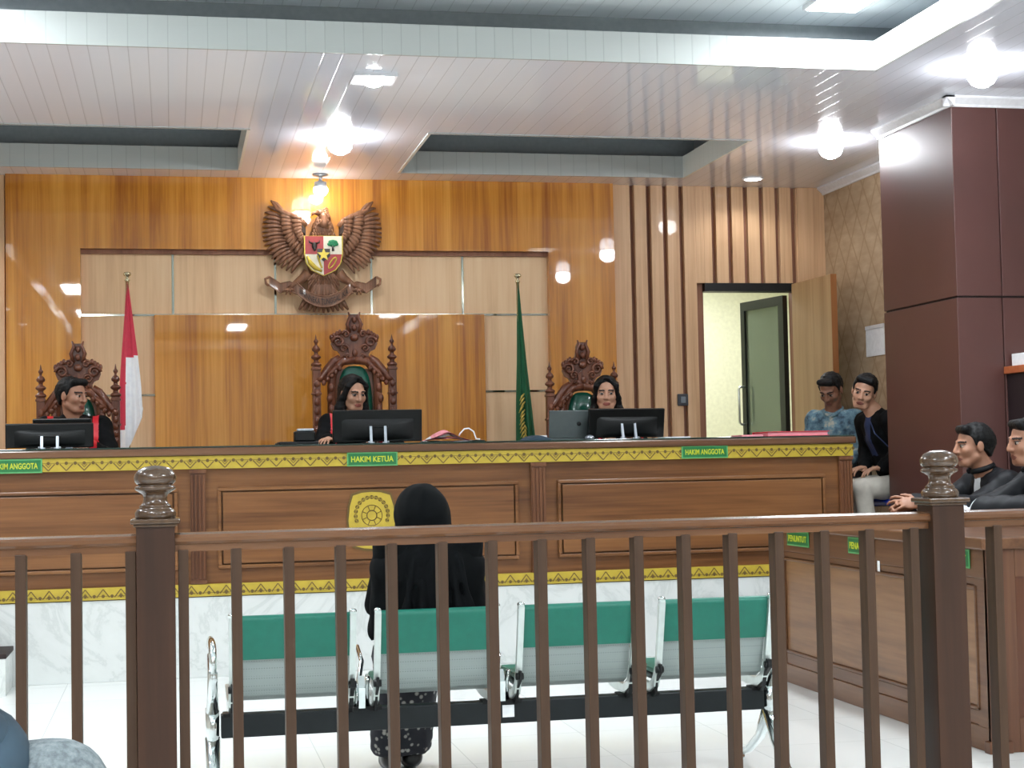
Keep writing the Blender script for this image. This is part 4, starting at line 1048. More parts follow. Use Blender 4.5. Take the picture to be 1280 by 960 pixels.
T = thing('laptop', 'open grey laptop seen from behind, left of the monitor at the right', 'laptop', (2.52, 10.12, BT), math.radians(4))
m = MB(); m.box(-0.15, 0.17, 0.0, 0.22, 0.0, 0.016, 0.003); obj('base', m, M['laptop'], T)
m = MB(); m.box(-0.15, 0.17, -0.004, 0.004, 0.0, 0.178, 0.003); bmesh.ops.transform(m.bm, matrix=Matrix.Translation((0, 0, 0.016)) @ Matrix.Rotation(0.12, 4, 'X'), verts=m.bm.verts[:]); lid = obj('lid', m, M['laptop'], T)
m = MB(); m.tube([(0.05, -0.016, 0.105), (0.05, -0.02, 0.106)], 0.014, 14); obj('logo', m, M['blackm'], lid)
T = thing('computer_mouse', 'small pale mouse on the bench in front of the grey laptop', 'computer mouse', (2.60, 9.95, BT)); m = MB(); m.ball((0, 0, 0.012), (0.03, 0.045, 0.018)); obj('shell', m, M['silver'], T)
T = thing('label_printer', 'small black boxy device with a silver top on the bench, left of the middle monitor', 'office device', (0.80, 10.0, BT+0.0215))
m = MB(); m.box(-0.065, 0.065, -0.05, 0.05, 0.0, 0.062, 0.008); obj('body', m, M['black'], T)
m = MB(); m.box(-0.045, 0.055, -0.052, 0.03, 0.062, 0.078, 0.005); obj('top_cover', m, M['silver'], T)
T = thing('document_case', 'flat black document case lying under the small boxy device', 'case', (0.74, 10.0, BT))
m = MB(); m.box(-0.10, 0.14, -0.10, 0.12, 0, 0.02, 0.005); obj('shell', m, M['blackm'], T); m = MB(); m.box(-0.12, -0.10, -0.03, 0.03, 0.003, 0.012, 0.003); obj('handle', m, M['black'], T)
T = thing('paper_bundle', 'crumpled bundle of white and pink papers on the bench, right of the middle monitor', 'papers', (1.72, 10.02, BT+0.003))
for k, (x0, x1, z, mat, rx) in enumerate(((-0.19, 0.20, 0.0, 'white', 0.0), (-0.17, 0.10, 0.008, 'pinkpaper', 0.22), (-0.15, 0.07, 0.012, 'white', 0.42), (-0.13, 0.05, 0.020, 'pinkpaper', 0.52))):
    m = MB(); m.grid(lambda u, v: (x0+(x1-x0)*u, -0.10+0.2*v, z+0.004+rx*0.10*math.sin(PI*u)*(0.6+0.4*v)+0.004*math.sin(9*u+5*v+k)), 16, 6)
    m.grid(lambda u, v: (x0+(x1-x0)*u, -0.10+0.2*v, z+0.001+rx*0.09*math.sin(PI*u)*(0.6+0.4*v)+0.004*math.sin(9*u+5*v+k)), 16, 6)
    obj('sheet', m, M[mat], T)
T = tag(obj('cable_loop', MB().tube([(1.765, 9.99, BT+0.040), (1.772, 9.99, BT+0.055), (1.80, 9.99, BT+0.083), (1.83, 10.0, BT+0.086), (1.86, 10.0, BT+0.065), (1.875, 10.0, BT+0.02), (1.90, 10.0, BT+0.016)], 0.0045, 8), M['white']), 'white cable bent in a loop over the crumpled papers', 'cable')
T = thing('red_folder', 'flat bright red folder on the right end of the bench', 'folder', (3.97, 10.0, BT))
m = MB(); m.box(-0.21, 0.22, -0.13, 0.13, 0.026, 0.031, 0.001); m.box(-0.21, 0.22, -0.13, 0.13, 0, 0.004, 0.001); m.box(-0.212, 0.222, 0.128, 0.133, 0, 0.031, 0.001); obj('cover', m, M['redfolder'], T)
m = MB(); m.box(-0.20, 0.21, -0.124, 0.126, 0.004, 0.026); obj('papers', m, M['pinkpaper'], T)
tag(obj('pink_folder', MB().box(3.60, 3.745, 9.90, 10.1, BT, BT+0.013, 0.002), M['pinkpaper']), 'thin pink folder lying left of the red folder', 'folder')
def mound(name, c, r, mat, lab, cat):
    m = MB(); m.grid(lambda u, v: (c[0]+r[0]*math.cos(2*PI*u)*math.sin(v*PI/2), c[1]+r[1]*math.sin(2*PI*u)*math.sin(v*PI/2), BT+0.001+r[2]*math.cos(v*PI/2)*(1+0.15*math.sin(9*u*2*PI/3))), 24, 8, closeu=True)
    tag(obj(name, m, mat), lab, cat)
mound('folded_cloth', (2.26, 10.0), (0.10, 0.10, 0.03), M['hood'], 'small dark blue folded cloth on the bench left of the grey laptop', 'cloth')
tag(obj('paper_sheet', MB().box(2.29, 2.362, 10.12, 10.30, BT, BT+0.035, 0.001), M['white']), 'stack of white sheets between the dark blue cloth and the grey laptop', 'papers')
tag(obj('paper_sheet', MB().box(3.10, 3.27, 9.95, 10.12, BT, BT+0.010, 0.001), M['white']), 'white sheets lying right of the monitor at the right', 'papers')

# ================================================================== WALL THINGS
T = thing('wall_switch', 'small dark grey switch box on the slatted wall left of the open door', 'switch', (3.944, WY-0.021, 1.685))
m = MB(); m.box(-0.043, 0.043, -0.02, 0, -0.047, 0.047, 0.006); obj('plate', m, plain('switch_grey', rgb(52, 56, 62), 0.4), T)
m = MB(); m.box(-0.02, 0.02, -0.026, -0.02, -0.025, 0.025, 0.003); obj('rocker', m, plain('switch_light', rgb(120, 128, 134), 0.3), T)
T = thing('wall_calendar', 'white paper sheet hung on the wallpaper beside the maroon column', 'paper', (5.18, 11.28, 2.08))
m = MB(); m.box(-0.006, 0, -0.16, 0.16, -0.115, 0.115, 0.001); obj('sheet', m, M['white'], T)
m = MB(); m.box(-0.010, -0.006, -0.162, 0.162, 0.09, 0.118, 0.001); obj('top_strip', m, M['cornice'], T)
T = thing('wall_cabinet', 'dark wall cabinet with a reddish top shelf on the maroon column, right edge', 'cabinet', (5.42, 8.94, 1.10))
m = MB(); m.box(-0.47, 0.45, -0.22, 0, 0, 0.60, 0.004); obj('body', m, M['darkcab'], T)
m = MB(); m.box(-0.49, 0.47, -0.25, 0, 0.601, 0.645, 0.004); obj('shelf', m, M['cabinet'], T)
for k, (x, h_) in enumerate(((5.03, 0.075), (5.16, 0.105), (5.28, 0.09))):
    tag(obj('document_box', MB().box(x-0.055, x+0.055, 8.72, 8.92, 1.746, 1.746+h_, 0.003), M['white']), ('small white document box at the left end of the reddish shelf', 'taller white document box, second from the left on the reddish shelf', 'white document box, third from the left on the reddish shelf')[k], 'box')

# ================================================================== CHAIRS FOR THE VISITORS
def visitor_chair(loc, rz, lab, mat):
    T = thing('stacking_chair', lab, 'chair', loc, rz)
    m = MB(); m.box(-0.21, 0.21, -0.20, 0.22, 0.41, 0.455, 0.018); obj('seat', m, mat, T)
    m = MB(); m.box(-0.20, 0.20, -0.25, -0.215, 0.55, 0.85, 0.016); obj('backrest', m, mat, T)
    for sg in (-1, 1):
        m = MB(); m.tube([(sg*0.20, 0.22, 0.0), (sg*0.20, 0.18, 0.40), (sg*0.20, -0.18, 0.40), (sg*0.20, -0.27, 0.0)], 0.011, 8); m.tube([(sg*0.19, -0.15, 0.40), (sg*0.19, -0.232, 0.84)], 0.010, 8); obj('leg_frame', m, M['chrome'], T)
# ================================================================== PEOPLE
def rotm(yaw=0, pitch=0, roll=0):
    """yaw turns left (+) about z, pitch nods down (+), roll tilts toward own right (+)"""
    return np.array((Matrix.Rotation(math.radians(yaw), 3, 'Z') @ Matrix.Rotation(-math.radians(pitch), 3, 'X') @ Matrix.Rotation(math.radians(roll), 3, 'Y')))
def add_head(F, c, R, s=1.0, neck=None, ears=True, female=False):
    c = np.array(c, float)
    T = lambda p: c+R@(np.array(p, float)*s)
    E = lambda p, r, k=0.012, mode='add': F.ell(T(p), np.array(r)*s, R, k, mode)
    C = lambda a, b, ra, rb, k=0.01, mode='add': F.cone(T(a), T(b), ra*s, rb*s, k, mode)
    E((0, -0.018, 0.036), (0.074, 0.094, 0.083))
    E((0, 0.018, -0.03), (0.060, 0.070, 0.085), 0.02)
    C((-0.024, 0.054, -0.088), (0.024, 0.054, -0.088), 0.020, 0.020, 0.02)
    for sg in (-1, 1):
        C((sg*0.052, 0.0, -0.055), (sg*0.028, 0.05, -0.088), 0.017, 0.015, 0.02)
        E((sg*0.040, 0.056, -0.022), (0.024, 0.024, 0.024), 0.02)
        C((sg*0.012, 0.083, 0.024), (sg*0.046, 0.070, 0.026), 0.009, 0.008, 0.012)
        E((sg*0.031, 0.096, 0.004), (0.018, 0.016, 0.012), 0.012, 'sub')
        E((sg*0.031, 0.072, 0.003), (0.0145, 0.0145, 0.0125), 0.004)
        E((sg*0.012, 0.094, -0.031), (0.009, 0.010, 0.008), 0.006)
        if ears:
            E((sg*0.077, -0.008, -0.004), (0.010, 0.020, 0.032), 0.006)
    C((0, 0.085, 0.018), (0, 0.104, -0.026), 0.0085, 0.0125, 0.008)
    C((-0.018, 0.079, -0.060), (0.018, 0.079, -0.060), 0.0075, 0.0075, 0.006)
    C((-0.014, 0.077, -0.071), (0.014, 0.077, -0.071), 0.0085, 0.0085, 0.006)
    if neck is not None:
        F.cone(T((0, -0.022, -0.05)), neck, 0.050*s*(0.88 if female else 1), 0.056*(0.88 if female else 1), 0.02)
def paint_head(q, mats):
    """q in head space -> slot per face: 0 skin 1 lip 2 brow 3 eye white 4 iris"""
    out = np.zeros(len(q), int); x, y, z = np.abs(q[:, 0]), q[:, 1], q[:, 2]
    front = y > 0.055
    out[front & (((x/0.026)**2+((z+0.066)/0.0115)**2) < 1) & (y > 0.07)] = 1
    br = front & (x > 0.012) & (x < 0.052) & (np.abs(z-(0.026-6*(x-0.03)**2)) < 0.0052)
    out[br] = 2
    ey = front & (((x-0.031)/0.0150)**2+((z-0.002)/0.0062)**2 < 1); out[ey] = 3
    out[front & (((x-0.031)/0.0085)**2+((z-0.002)/0.0075)**2 < 1)] = 4
    out[front & (x > 0.014) & (x < 0.047) & (z > 0.008) & (z < 0.0125)] = 2
    return out
def add_hand(F, wrist, d, n, curl=0.5, side=1, s=1.0, spread=0.12, thumb_in=0.5):
    """d: pointing direction, n: back-of-hand normal, side: which side the thumb leaves (+1 = d x n)"""
    w = np.array(wrist, float); d = np.array(d, float); d /= np.linalg.norm(d)
    n = np.array(n, float); n -= d*(n@d); n /= np.linalg.norm(n); t = np.cross(d, n)*side
    R = np.stack([t, d, n], 1)
    F.ell(w+d*0.048*s, np.array((0.040, 0.052, 0.0155))*s, R, 0.008)
    F.cone(w-d*0.02, w+d*0.02, 0.024*s, 0.026*s, 0.01)
    L = [(0.030, 0.040), (0.010, 0.046), (-0.010, 0.043), (-0.029, 0.034)]
    for i, (off, ln) in enumerate(L):
        p = w+d*(0.088-0.004*abs(i-1))*s+t*off*s
        dd = d*math.cos(spread*(1.2-i)*0.6)+t*math.sin(spread*(1.2-i))
        a = 0.25*curl
        for sgi, fr in enumerate((0.5*1.9, 0.5*1.25, 0.5*0.95)):
            a += curl*(0.45 if sgi == 0 else 0.75)
            q = p+(dd*math.cos(a)-n*math.sin(a))*ln*fr*s
            F.cone(p, q, (0.0092-0.0008*sgi)*s, (0.0086-0.0008*sgi)*s, 0.003); p = q
    p = w+d*0.022*s+t*0.030*s
    q = p+(d*0.55+t*0.75-n*0.35*thumb_in)*0.036*s; F.cone(p, q, 0.0135*s, 0.0105*s, 0.008)
    q2 = q+(d*0.85+t*0.25-n*0.5*thumb_in)*0.030*s; F.cone(q, q2, 0.0105*s, 0.009*s, 0.003)
    F.cone(q2, q2+(d*0.95-t*0.05-n*0.3*thumb_in)*0.022*s, 0.009*s, 0.0078*s, 0.003)

def person(name_label, loc, rz, J, skin, lip, hair, top, top_mats, extras=None, group=None, head_s=1.0, female=False, legs='darktrouser', hands=True, ears=True, shoe=True, skirt=None):
    P = thing('person', name_label, 'person', loc, rz, group)
    R = J['R']; hc = np.array(J['head'])
    # ---- skin: head, neck, chest core, arms, hands in one surface
    pts = [hc, J['neck'], J['chest']]+[J[k][i] for k in ('sho', 'elb', 'wri') for i in (0, 1)]
    lo = np.min(pts, 0)-0.17; hi = np.max(pts, 0)+0.17
    F = Field(lo, hi, 0.0056)
    add_head(F, hc, R, head_s, J['neck'], ears, female)
    F.cone(J['neck'], J['chest'], 0.055, 0.08, 0.03)
    for i in (0, 1):
        F.cone(J['chest'], J['sho'][i], 0.05, 0.04, 0.03); F.cone(J['sho'][i], J['elb'][i], 0.040, 0.032, 0.02); F.cone(J['elb'][i], J['wri'][i], 0.034, 0.024, 0.015)
        add_hand(F, J['wri'][i], J['hd'][i], J['hn'][i], J.get('curl', 0.5), (1 if i == 0 else -1)*J.get('ts', 1), 0.95 if not female else 0.88, spread=J.get('spread', 0.12))
    me, pos, Fc = F.mesh('body', 1)
    fc = pos[Fc].mean(1); q = (fc-hc)@R/head_s
    idx = paint_head(q, None); idx[(np.linalg.norm(q, axis=1) > 0.16)] = 0
    obj('body', me, [skin, lip, M['brow'], M['sclera'], M['iris']], P); set_mats(me, idx)
    # ---- hair
    if hair:
        F = Field(hc-0.36 if hair != 'short' else hc-0.15, hc+0.17, 0.0062)
        T = lambda p: hc+R@(np.array(p, float)*head_s)
        F.ell(T((0, -0.024, 0.042)), np.array((0.082, 0.100, 0.087))*head_s, R, 0.0)
        if hair == 'short':
            F.cone(T((0, -0.05, -0.02)), T((0, -0.06, 0.02)), 0.062*head_s, 0.07*head_s, 0.02)
            F.wrinkle(0.003, 140, 2)
            n_ = R@np.array((0, 0.72, -0.69)); F.cut(T((0, 0.035, 0.052)), n_)
            F.cut(T((0, 0, -0.062)), R@np.array((0, 0, -1)))
            for sg in (-1, 1): F.cone(T((sg*0.070, 0.016, 0.045)), T((sg*0.073, 0.012, 0.008)), 0.012, 0.007, 0.01)
            F.cone(T((-0.04, 0.055, 0.092)), T((0.045, 0.05, 0.094)), 0.026*head_s, 0.022*head_s, 0.02)
        else:
            n_ = R@np.array((0, 0.86, -0.5)); F.cut(T((0, 0.048, 0.062)), n_)
            F.cone(T((0, -0.055, 0.02)), T((0, -0.075, -0.10)), 0.085*head_s, 0.075*head_s, 0.03)
            ln = 0.24 if hair == 'long' else 0.12
            for sg in (-1, 1):
                F.cone(T((sg*0.012, 0.055, 0.112)), T((sg*0.066, 0.042, 0.055)), 0.014, 0.018, 0.015)
                F.cone(T((sg*0.066, 0.040, 0.055)), T((sg*0.080, 0.012, -0.03)), 0.017, 0.020 if hair == 'long' else 0.014, 0.02)
                F.cone(T((sg*0.080, 0.0, -0.03)), T((sg*0.088, -0.01, -0.11)), 0.024, 0.034 if hair == 'long' else 0.02, 0.02)
                F.cone(T((sg*0.085, -0.01, -0.10)), T((sg*0.10, 0.0, -ln)), 0.034 if hair == 'long' else 0.02, 0.024, 0.03)
            F.wrinkle(0.002, 160, 5)
        hm, _, _ = F.mesh('hair', 1); obj('hair', hm, M['hair'], P)
    # ---- garment
    pel = np.array(J['pel'])
    pts = [pel, J['neck']]+[J[k][i] for k in ('sho', 'elb', 'wri') for i in (0, 1)]
    if top.get('long'): pts += [J['kne'][0], J['kne'][1]]
    F = Field(np.min(pts, 0)-0.24, np.max(pts, 0)+0.2, 0.0095)
    g = top.get('g', 1.0); ch = np.array(J['chest']); mid = (pel+ch)/2
    F.cone(pel, mid, 0.150*g, 0.135*g, 0.04, flat=(1.05, 0.85, 1)); F.cone(mid, ch, 0.135*g, 0.145*g, 0.04, flat=(1.08, 0.82, 1))
    F.cone(J['sho'][0], J['sho'][1], 0.066*g, 0.066*g, 0.06); F.cone(ch, J['neck'], 0.10, 0.050, 0.05)
    for i in (0, 1):
        a, b, c_ = [np.array(J[k][i]) for k in ('sho', 'elb', 'wri')]
        wv = top.get('sleeve', 0.05)
        F.cone(a, b, 0.062*g, wv*1.05, 0.04); e = b+(c_-b)*top.get('sl', 0.93); F.cone(b, e, wv*1.02, wv*top.get('cuff', 0.85), 0.02)
    if top.get('long'):
        for i in (0, 1): F.cone(pel+np.array((0.05*(1 if i else -1), 0.02, 0)), np.array(J['kne'][i]), 0.13, 0.095, 0.05)
        F.cone((np.array(J['kne'][0])+J['kne'][1])/2, pel, 0.10, 0.13, 0.05)
    F.wrinkle(0.0035, 45, top.get('seed', 1))
    # neck opening
    nk = np.array(J['neck']); F.cone(nk+(hc-nk)*0.25, hc, 0.056, 0.07, 0.0, 'sub')
    if top.get('open'):      # V opening down the chest
        F.cone(nk+(hc-nk)*0.2+np.array((0, 0.05, 0)), ch+np.array((0, 0.13, -0.02)), 0.05, 0.012, 0.0, 'sub')
    gm, pos, Fc = F.mesh('garment', 1); fc = pos[Fc].mean(1)
    o = obj(top['name'], gm, top_mats, P)
    if 'paint' in top: set_mats(gm, top['paint'](fc, J))
    # ---- collar
    if 'collar' in top:
        m = MB(); up = np.array(hc)-nk; up /= np.linalg.norm(up); c0 = nk+up*0.030
        for k0, k1 in ((20, 150), (210, 340)):
            m.tube([tuple(c0+0.066*np.array((math.sin(math.radians(a)), -math.cos(math.radians(a))*1.0, 0))+np.array((0, 0.01, 0.012-0.02*(1+(-math.cos(math.radians(a))))))) for a in range(k0-18, k1+19, 12)], 0.009, 8, flat=1.6)
        obj('collar', m, top['collar'], P)
    # ---- trousers / skirt and shoes
    F = Field(np.min([pel, *J['kne'], *J['ank']], 0)-0.2, np.max([pel, *J['kne'], *J['ank']], 0)+0.2, 0.010)
    if skirt is None:
        for i in (0, 1):
            sg = -1 if i == 0 else 1
            hp = pel+np.array((sg*0.085, 0, -0.01)); F.cone(hp, J['kne'][i], 0.095, 0.068, 0.03)
            F.cone(J['kne'][i], np.array(J['ank'][i])+np.array((0, 0, 0.03)), 0.066, 0.05, 0.02)
        F.cone(pel-np.array((0.08, 0, 0)), pel+np.array((0.08, 0, 0)), 0.12, 0.12, 0.04)
        F.wrinkle(0.003, 40, 4)
        tm, _, _ = F.mesh('trousers', 1); obj('trousers', tm, M[legs], P)
    else:
        F.cone(pel-np.array((0.08, 0, 0)), pel+np.array((0.08, 0, 0)), 0.12, 0.12, 0.04)
        for i in (0, 1):
            sg = -1 if i == 0 else 1
            F.cone(pel+np.array((sg*0.08, 0, -0.01)), J['kne'][i], 0.10, 0.075, 0.05)
            F.cone(J['kne'][i], np.array(J['ank'][i])+np.array((0, 0, 0.03)), 0.080, 0.082, 0.05)
        F.cone((np.array(J['kne'][0])+J['kne'][1])/2, (np.array(J['ank'][0])+J['ank'][1])/2+np.array((0, -0.01, 0.03)), 0.08, 0.08, 0.05)
        F.cut((0, 0, J['ank'][0][2]-0.015), (0, 0, -1)); F.wrinkle(0.004, 50, 6)
        tm, _, _ = F.mesh('skirt', 1); obj('skirt', tm, skirt, P)
    for i in (0, 1):
        a = np.array(J['ank'][i]); F = Field(a-0.2, a+0.26, 0.008)
        F.cone(a+np.array((0, -0.03, -0.03)), a+np.array((0, 0.06, -0.045)), 0.040, 0.036, 0.02); F.cone(a+np.array((0, 0.06, -0.045)), a+np.array((0, 0.15, -0.052)), 0.038, 0.030, 0.02)
        F.cone(a+np.array((0, -0.01, 0.04)), a+np.array((0, 0, -0.02)), 0.036, 0.038, 0.02)
        F.cut((0, 0, a[2]-0.078), (0, 0, -1))
        sm_, _, _ = F.mesh('shoe', 1); obj('shoe', sm_, M['shoe'], P)
    return P, J

def seated(lean=0.05, yaw=0, pitch=0, roll=0, head=(0, 0, 0), wr=None, elb=None, kne=None, ank=None, hd=None, hn=None, dz=0.0, shw=0.175, **kw):
    J = {'pel': (0, 0, 0.545), 'chest': (0, lean*0.6+0.0, 0.93+dz), 'neck': (0, lean*0.88, 1.085+dz)}
    J['head'] = (0+head[0], lean+0.035+head[1], 1.222+dz+head[2])
    J['sho'] = [(-shw, lean*0.75, 1.02+dz), (shw, lean*0.75, 1.02+dz)]
    J['elb'] = elb or [(-0.25, 0.14+lean*0.5, 0.80+dz), (0.25, 0.14+lean*0.5, 0.80+dz)]
    J['wri'] = wr or [(-0.13, 0.33+lean*0.4, 0.90), (0.13, 0.33+lean*0.4, 0.90)]
    J['kne'] = kne or [(-0.11, 0.43, 0.50), (0.11, 0.43, 0.50)]
    J['ank'] = ank or [(-0.11, 0.44, 0.08), (0.11, 0.44, 0.08)]
    J['hd'] = hd or [(0.25, 1, -0.1), (-0.25, 1, -0.1)]; J['hn'] = hn or [(0, 0.1, 1), (0, 0.1, 1)]
    J['R'] = rotm(yaw, pitch, roll); J.update(kw); return J
def robe_paint(fc, J):   # black robe with a red front band
    out = np.zeros(len(fc), int); ch = np.array(J['chest'])
    out[(np.abs(np.abs(fc[:, 0])-0.142) < 0.021) & (fc[:, 1] > ch[1]-0.01) & (fc[:, 2] > 0.62)] = 1
    return out
# --- judge at the left
person('short-haired man in a black and red judge robe behind the left monitors, looking right', (-0.625, 10.92, DZ), PI,
       seated(0.02, 52, 4, 0, wr=[(-0.10, 0.40, 0.915), (0.12, 0.40, 0.915)], dz=0.02), M['skin_a'], M['lip_a'], 'short', {'name': 'robe', 'long': True, 'open': True, 'paint': robe_paint, 'sleeve': 0.062, 'g': 1.05}, [M['robe'], M['redcloth']])
# --- judge in the middle
person('woman with long black hair in a black and red robe behind the middle monitor', (1.20, 10.90, DZ), PI,
       seated(0.03, 20, 12, 0, elb=[(-0.27, 0.18, 0.86), (0.25, 0.18, 0.84)], wr=[(-0.10, 0.40, 0.925), (0.20, 0.42, 0.925)], hd=[(0.3, 1, 0), (0.45, 1, 0.02)], dz=0.015, shw=0.165), M['skin_b'], M['lip_b'], 'long', {'name': 'robe', 'long': True, 'open': True, 'paint': robe_paint, 'sleeve': 0.06}, [M['robe'], M['redcloth']], female=True)
# --- judge at the right
person('woman in a black robe behind the right monitor and grey laptop', (2.965, 10.92, DZ), PI,
       seated(0.02, -14, 4, 0, dz=-0.005, wr=[(-0.10, 0.40, 0.915), (0.12, 0.40, 0.915)], shw=0.165), M['skin_b'], M['lip_b'], 'mid', {'name': 'robe', 'long': True, 'open': True, 'paint': robe_paint, 'sleeve': 0.06}, [M['robe'], M['redcloth']], female=True, head_s=1.02)
# --- two visitors by the right wall
visitor_chair((4.70, 10.98, DZ), math.radians(140), 'chrome stacking chair under the man in the blue patterned shirt', M['blackm'])
P5, _ = person('man in a blue batik patterned shirt sitting beside the open door, looking down', (4.72, 10.97, DZ), math.radians(140),
       seated(0.10, -8, 30, 0, dz=-0.0, wr=[(-0.10, 0.36, 0.66), (0.10, 0.36, 0.66)], elb=[(-0.19, 0.12, 0.78), (0.19, 0.12, 0.78)], shw=0.145), M['skin_c'], M['lip_a'], 'short', {'name': 'shirt', 'sleeve': 0.048, 'g': 0.93, 'sl': 0.5}, [M['batik']])
m = MB(); nk_ = Vector((0, 0.088, 1.085))
for sg in (-1, 1):
    m.tube([tuple(nk_+Vector(v)) for v in ((sg*0.01, -0.062, 0.02), (sg*0.055, -0.03, 0.012), (sg*0.062, 0.02, -0.008), (sg*0.035, 0.062, -0.035), (sg*0.008, 0.075, -0.055))], [0.014, 0.015, 0.015, 0.017, 0.006], 8)
obj('collar', m, M['batik'], P5)
visitor_chair((4.94, 10.36, DZ), math.radians(90), 'stacking chair with blue vinyl seat partly hidden by the maroon column', M['bluechair'])
def jacket_paint(fc, J):
    out = np.zeros(len(fc), int); ch = np.array(J['chest'])
    out[(np.abs(fc[:, 0]) < 0.035) & (fc[:, 1] > ch[1]+0.03) & (fc[:, 2] > 0.75)] = 1
    return out
P6, J6 = person('man in a black jacket and off-white trousers leaning out beside the maroon column', (4.92, 10.34, DZ), math.radians(96),
       seated(0.24, 50, 12, -16, head=(-0.02, 0.02, 0.0), dz=-0.035, kne=[(-0.09, 0.37, 0.53), (0.09, 0.37, 0.53)], ank=[(-0.10, 0.32, 0.08), (0.10, 0.30, 0.08)], elb=[(-0.21, 0.10, 0.80), (0.22, 0.14, 0.78)], wr=[(-0.08, 0.20, 0.67), (0.10, 0.24, 0.67)]), M['skin_b'], M['lip_a'], 'short', {'name': 'jacket', 'sleeve': 0.058, 'g': 1.02, 'paint': jacket_paint}, [M['robe'], M['navy']], legs='chino')
m = MB(); m.box(-0.003, 0.003, -0.032, 0.032, -0.045, 0.045, 0.002, M=Matrix.Translation((-0.172, 0.185, 0.735)) @ Matrix.Rotation(0.5, 4, 'Z')); obj('identity_card', m, M['signgreen'], P6)
m = MB(); m.tube([(-0.07, 0.29, 1.0), (-0.12, 0.28, 0.90), (-0.172, 0.20, 0.80), (-0.175, 0.19, 0.775)], 0.006, 8, flat=0.5); obj('lanyard', m, M['navy'], P6)
# --- two counsel at the side desk
def counsel_paint(fc, J):
    out = np.zeros(len(fc), int); nk = np.array(J['neck'])
    out[(np.abs(fc[:, 0]) < 0.035) & (fc[:, 1] > nk[1]+0.02) & (fc[:, 2] > 0.88)] = 1
    return out
person('young man in a black robe with hands clasped on the side desk', (4.52, 8.0, 0), math.radians(90),
       seated(0.27, -2, 2, 0, dz=0.045, elb=[(-0.20, 0.42, 0.93), (0.20, 0.42, 0.93)], wr=[(-0.055, 0.66, 0.965), (0.055, 0.66, 0.955)], hd=[(0.28, 1, 0.18), (-0.28, 1, 0.0)], hn=[(-0.75, 0.1, 0.6), (0.75, 0.1, 0.6)], curl=0.55, ts=1, spread=0.3), M['skin_a'], M['lip_a'], 'short', {'name': 'robe', 'sleeve': 0.068, 'cuff': 1.05, 'g': 1.04, 'long': True, 'paint': counsel_paint, 'collar': M['robe2'], 'sl': 0.72}, [M['robe2'], M['whitecloth']])
person('young man in a black robe cut off by the right edge of the photo', (4.40, 7.18, 0), math.radians(90),
       seated(0.29, 0, 3, 0, dz=0.055, elb=[(-0.22, 0.40, 0.96), (0.20, 0.42, 0.95)], wr=[(-0.03, 0.60, 0.945), (0.09, 0.70, 0.955)], hd=[(0.5, 1, 0), (-0.2, 1, 0)]), M['skin_a'], M['lip_a'], 'short', {'name': 'robe', 'sleeve': 0.07, 'cuff': 1.1, 'g': 1.04, 'long': True, 'paint': counsel_paint, 'collar': M['robe2'], 'seed': 3}, [M['robe2'], M['whitecloth']])
for (x, y, lab) in ((4.54, 8.0, 'black chair under the young man with clasped hands'), (4.42, 7.18, 'black chair under the young man cut off by the right edge')):
    visitor_chair((x, y, 0), math.radians(90), lab, M['blackm'])
# --- witness seen from behind, in a long black veil and flowered skirt
WX = 0.938
Jw = seated(-0.01, 0, 14, 0, dz=-0.085, kne=[(-0.075, 0.44, 0.47), (0.03, 0.44, 0.47)], ank=[(-0.085, 0.53, 0.08), (0.005, 0.55, 0.08)], wr=[(-0.08, 0.28, 0.62), (0.08, 0.28, 0.62)], elb=[(-0.165, 0.06, 0.72), (0.165, 0.06, 0.72)], shw=0.14)
Jw['pel'] = (0, 0, 0.53)
Jw['head'] = (-0.018, 0.035, 1.032)
PW, _ = person('woman in a long black veil and flowered skirt seen from behind', (WX, 6.03, 0), 0.0, Jw, M['skin_b'], M['lip_b'], None,
       {'name': 'dress', 'sleeve': 0.06, 'g': 0.95}, [M['hijab']], female=True, skirt=M['floral'])
F = Field((-0.36, -0.26, 0.52), (0.36, 0.34, 1.26), 0.009)
hx, hy, hz = Jw['head']
F.ell((hx, hy-0.012, hz+0.014), (0.106, 0.128, 0.118), None, 0.02)
F.cone((hx, hy-0.02, hz), (-0.005, 0.0, 0.90), 0.090, 0.082, 0.03)
for sg in (-1, 1):
    F.cone((0, 0, 0.905), (sg*0.135, 0.0, 0.845), 0.085, 0.075, 0.04); F.cone((sg*0.135, 0.0, 0.845), (sg*0.165, 0.02, 0.62), 0.072, 0.062, 0.04)
F.cone((0, -0.0, 0.88), (0, -0.01, 0.60), 0.125, 0.135, 0.06, flat=(1.15, 0.85, 1))
F.ell((hx, hy+0.115, hz-0.015), (0.058, 0.05, 0.078), None, 0.02, 'sub')
for k, (x, d) in enumerate(((-0.12, 0.01), (-0.05, -0.008), (0.04, 0.008), (0.11, -0.008), (0.16, 0.008))):
    F.cone((x*0.6, -0.105, 0.90), (x, -0.135, 0.60), 0.006, 0.022, 0.02)
F.cut((0, 0, 0.585), (0, 0, -1)); F.wrinkle(0.003, 40, 8)
vm, _, _ = F.mesh('veil', 1); obj('veil', vm, M['hijab'], PW)
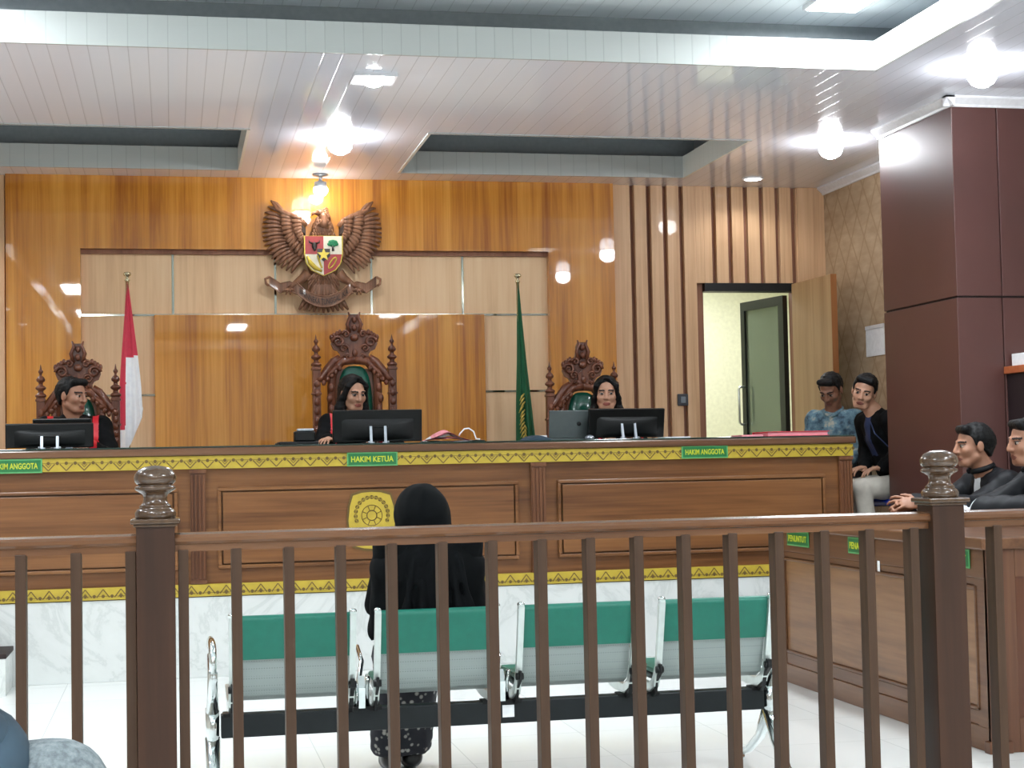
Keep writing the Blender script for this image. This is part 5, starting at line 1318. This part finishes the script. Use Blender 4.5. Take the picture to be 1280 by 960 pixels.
# --- spectator in the near left corner, seen from behind
PF, Jf = person('spectator in a grey melange shirt with a blue hood, bottom left corner', (-0.295, 1.95, 0), math.radians(-4),
       seated(0.03, 0, 4, 0, dz=-0.165, shw=0.155, elb=[(-0.20, 0.10, 0.66), (0.20, 0.10, 0.66)], wr=[(-0.10, 0.32, 0.60), (0.10, 0.32, 0.60)]), M['skin_a'], M['lip_a'], 'short', {'name': 'shirt', 'sleeve': 0.06, 'g': 1.06, 'seed': 9}, [M['melange']])
m = MB(); n = 30
nz = Jf['neck'][2]
def roll(m, R1, R2, z0, dz, r, cy, flat=1.0):
    m.tube([(R1*math.cos(2*PI*k/n), cy+R2*math.sin(2*PI*k/n), z0+dz*math.sin(2*PI*k/n)) for k in range(n)], r, 14, closed=True, flat=flat)
roll(m, 0.088, 0.085, nz+0.012, 0.02, 0.030, -0.005)
roll(m, 0.112, 0.125, nz-0.012, 0.035, 0.026, -0.02, 1.5)
m.ball((0, -0.10, nz-0.03), (0.10, 0.06, 0.07), u=20, v=12)
hd_ = obj('hood', m, M['hood'], PF)
m = MB(); roll(m, 0.134, 0.150, nz-0.030, 0.045, 0.004, -0.024); obj('piping', m, M['cornice'], hd_)

visitor_chair((-0.305, 1.93, 0), math.radians(-4), 'plain chair under the spectator in the near left corner', M['blackm'])

# ================================================================== CAMERA, LIGHT, OUTPUT
f_px, yaw, pitch, roll = 2020.0, 0.20825, 0.04608, -0.01996
cy, sy, cp, sp, cr, sr = math.cos(yaw), math.sin(yaw), math.cos(pitch), math.sin(pitch), math.cos(roll), math.sin(roll)
fwd = Vector((sy*cp, cy*cp, sp)); right = Vector((cy, -sy, 0)); up = right.cross(fwd)
r2 = right*cr+up*sr; u2 = -right*sr+up*cr
cam = bpy.data.cameras.new('camera'); cam.sensor_width = 36; cam.lens = 36*f_px/1280; cam.clip_start = 0.05; cam.clip_end = 100
co_ = bpy.data.objects.new('camera', cam); COL.objects.link(co_)
Mx = Matrix((r2, u2, -fwd)).transposed().to_4x4(); Mx.translation = (0, 0, 1.25); co_.matrix_world = Mx
S.camera = co_
w = bpy.data.worlds.new('world'); S.world = w; w.use_nodes = True
w.node_tree.nodes['Background'].inputs['Color'].default_value = (0.8, 0.9, 1, 1); w.node_tree.nodes['Background'].inputs['Strength'].default_value = 0.2
vs = S.view_settings; S.display_settings.display_device = 'sRGB'; vs.view_transform = 'Standard'; vs.look = 'None'; vs.gamma = 1.0; vs.exposure = 0.45; vs.use_curve_mapping = False
S.cycles.max_bounces = 8; S.cycles.diffuse_bounces = 5; S.cycles.glossy_bounces = 4; S.cycles.transmission_bounces = 6
S.cycles.sample_clamp_indirect = 6.0; S.cycles.caustics_reflective = False; S.cycles.caustics_refractive = False
S.cycles.use_denoising = True
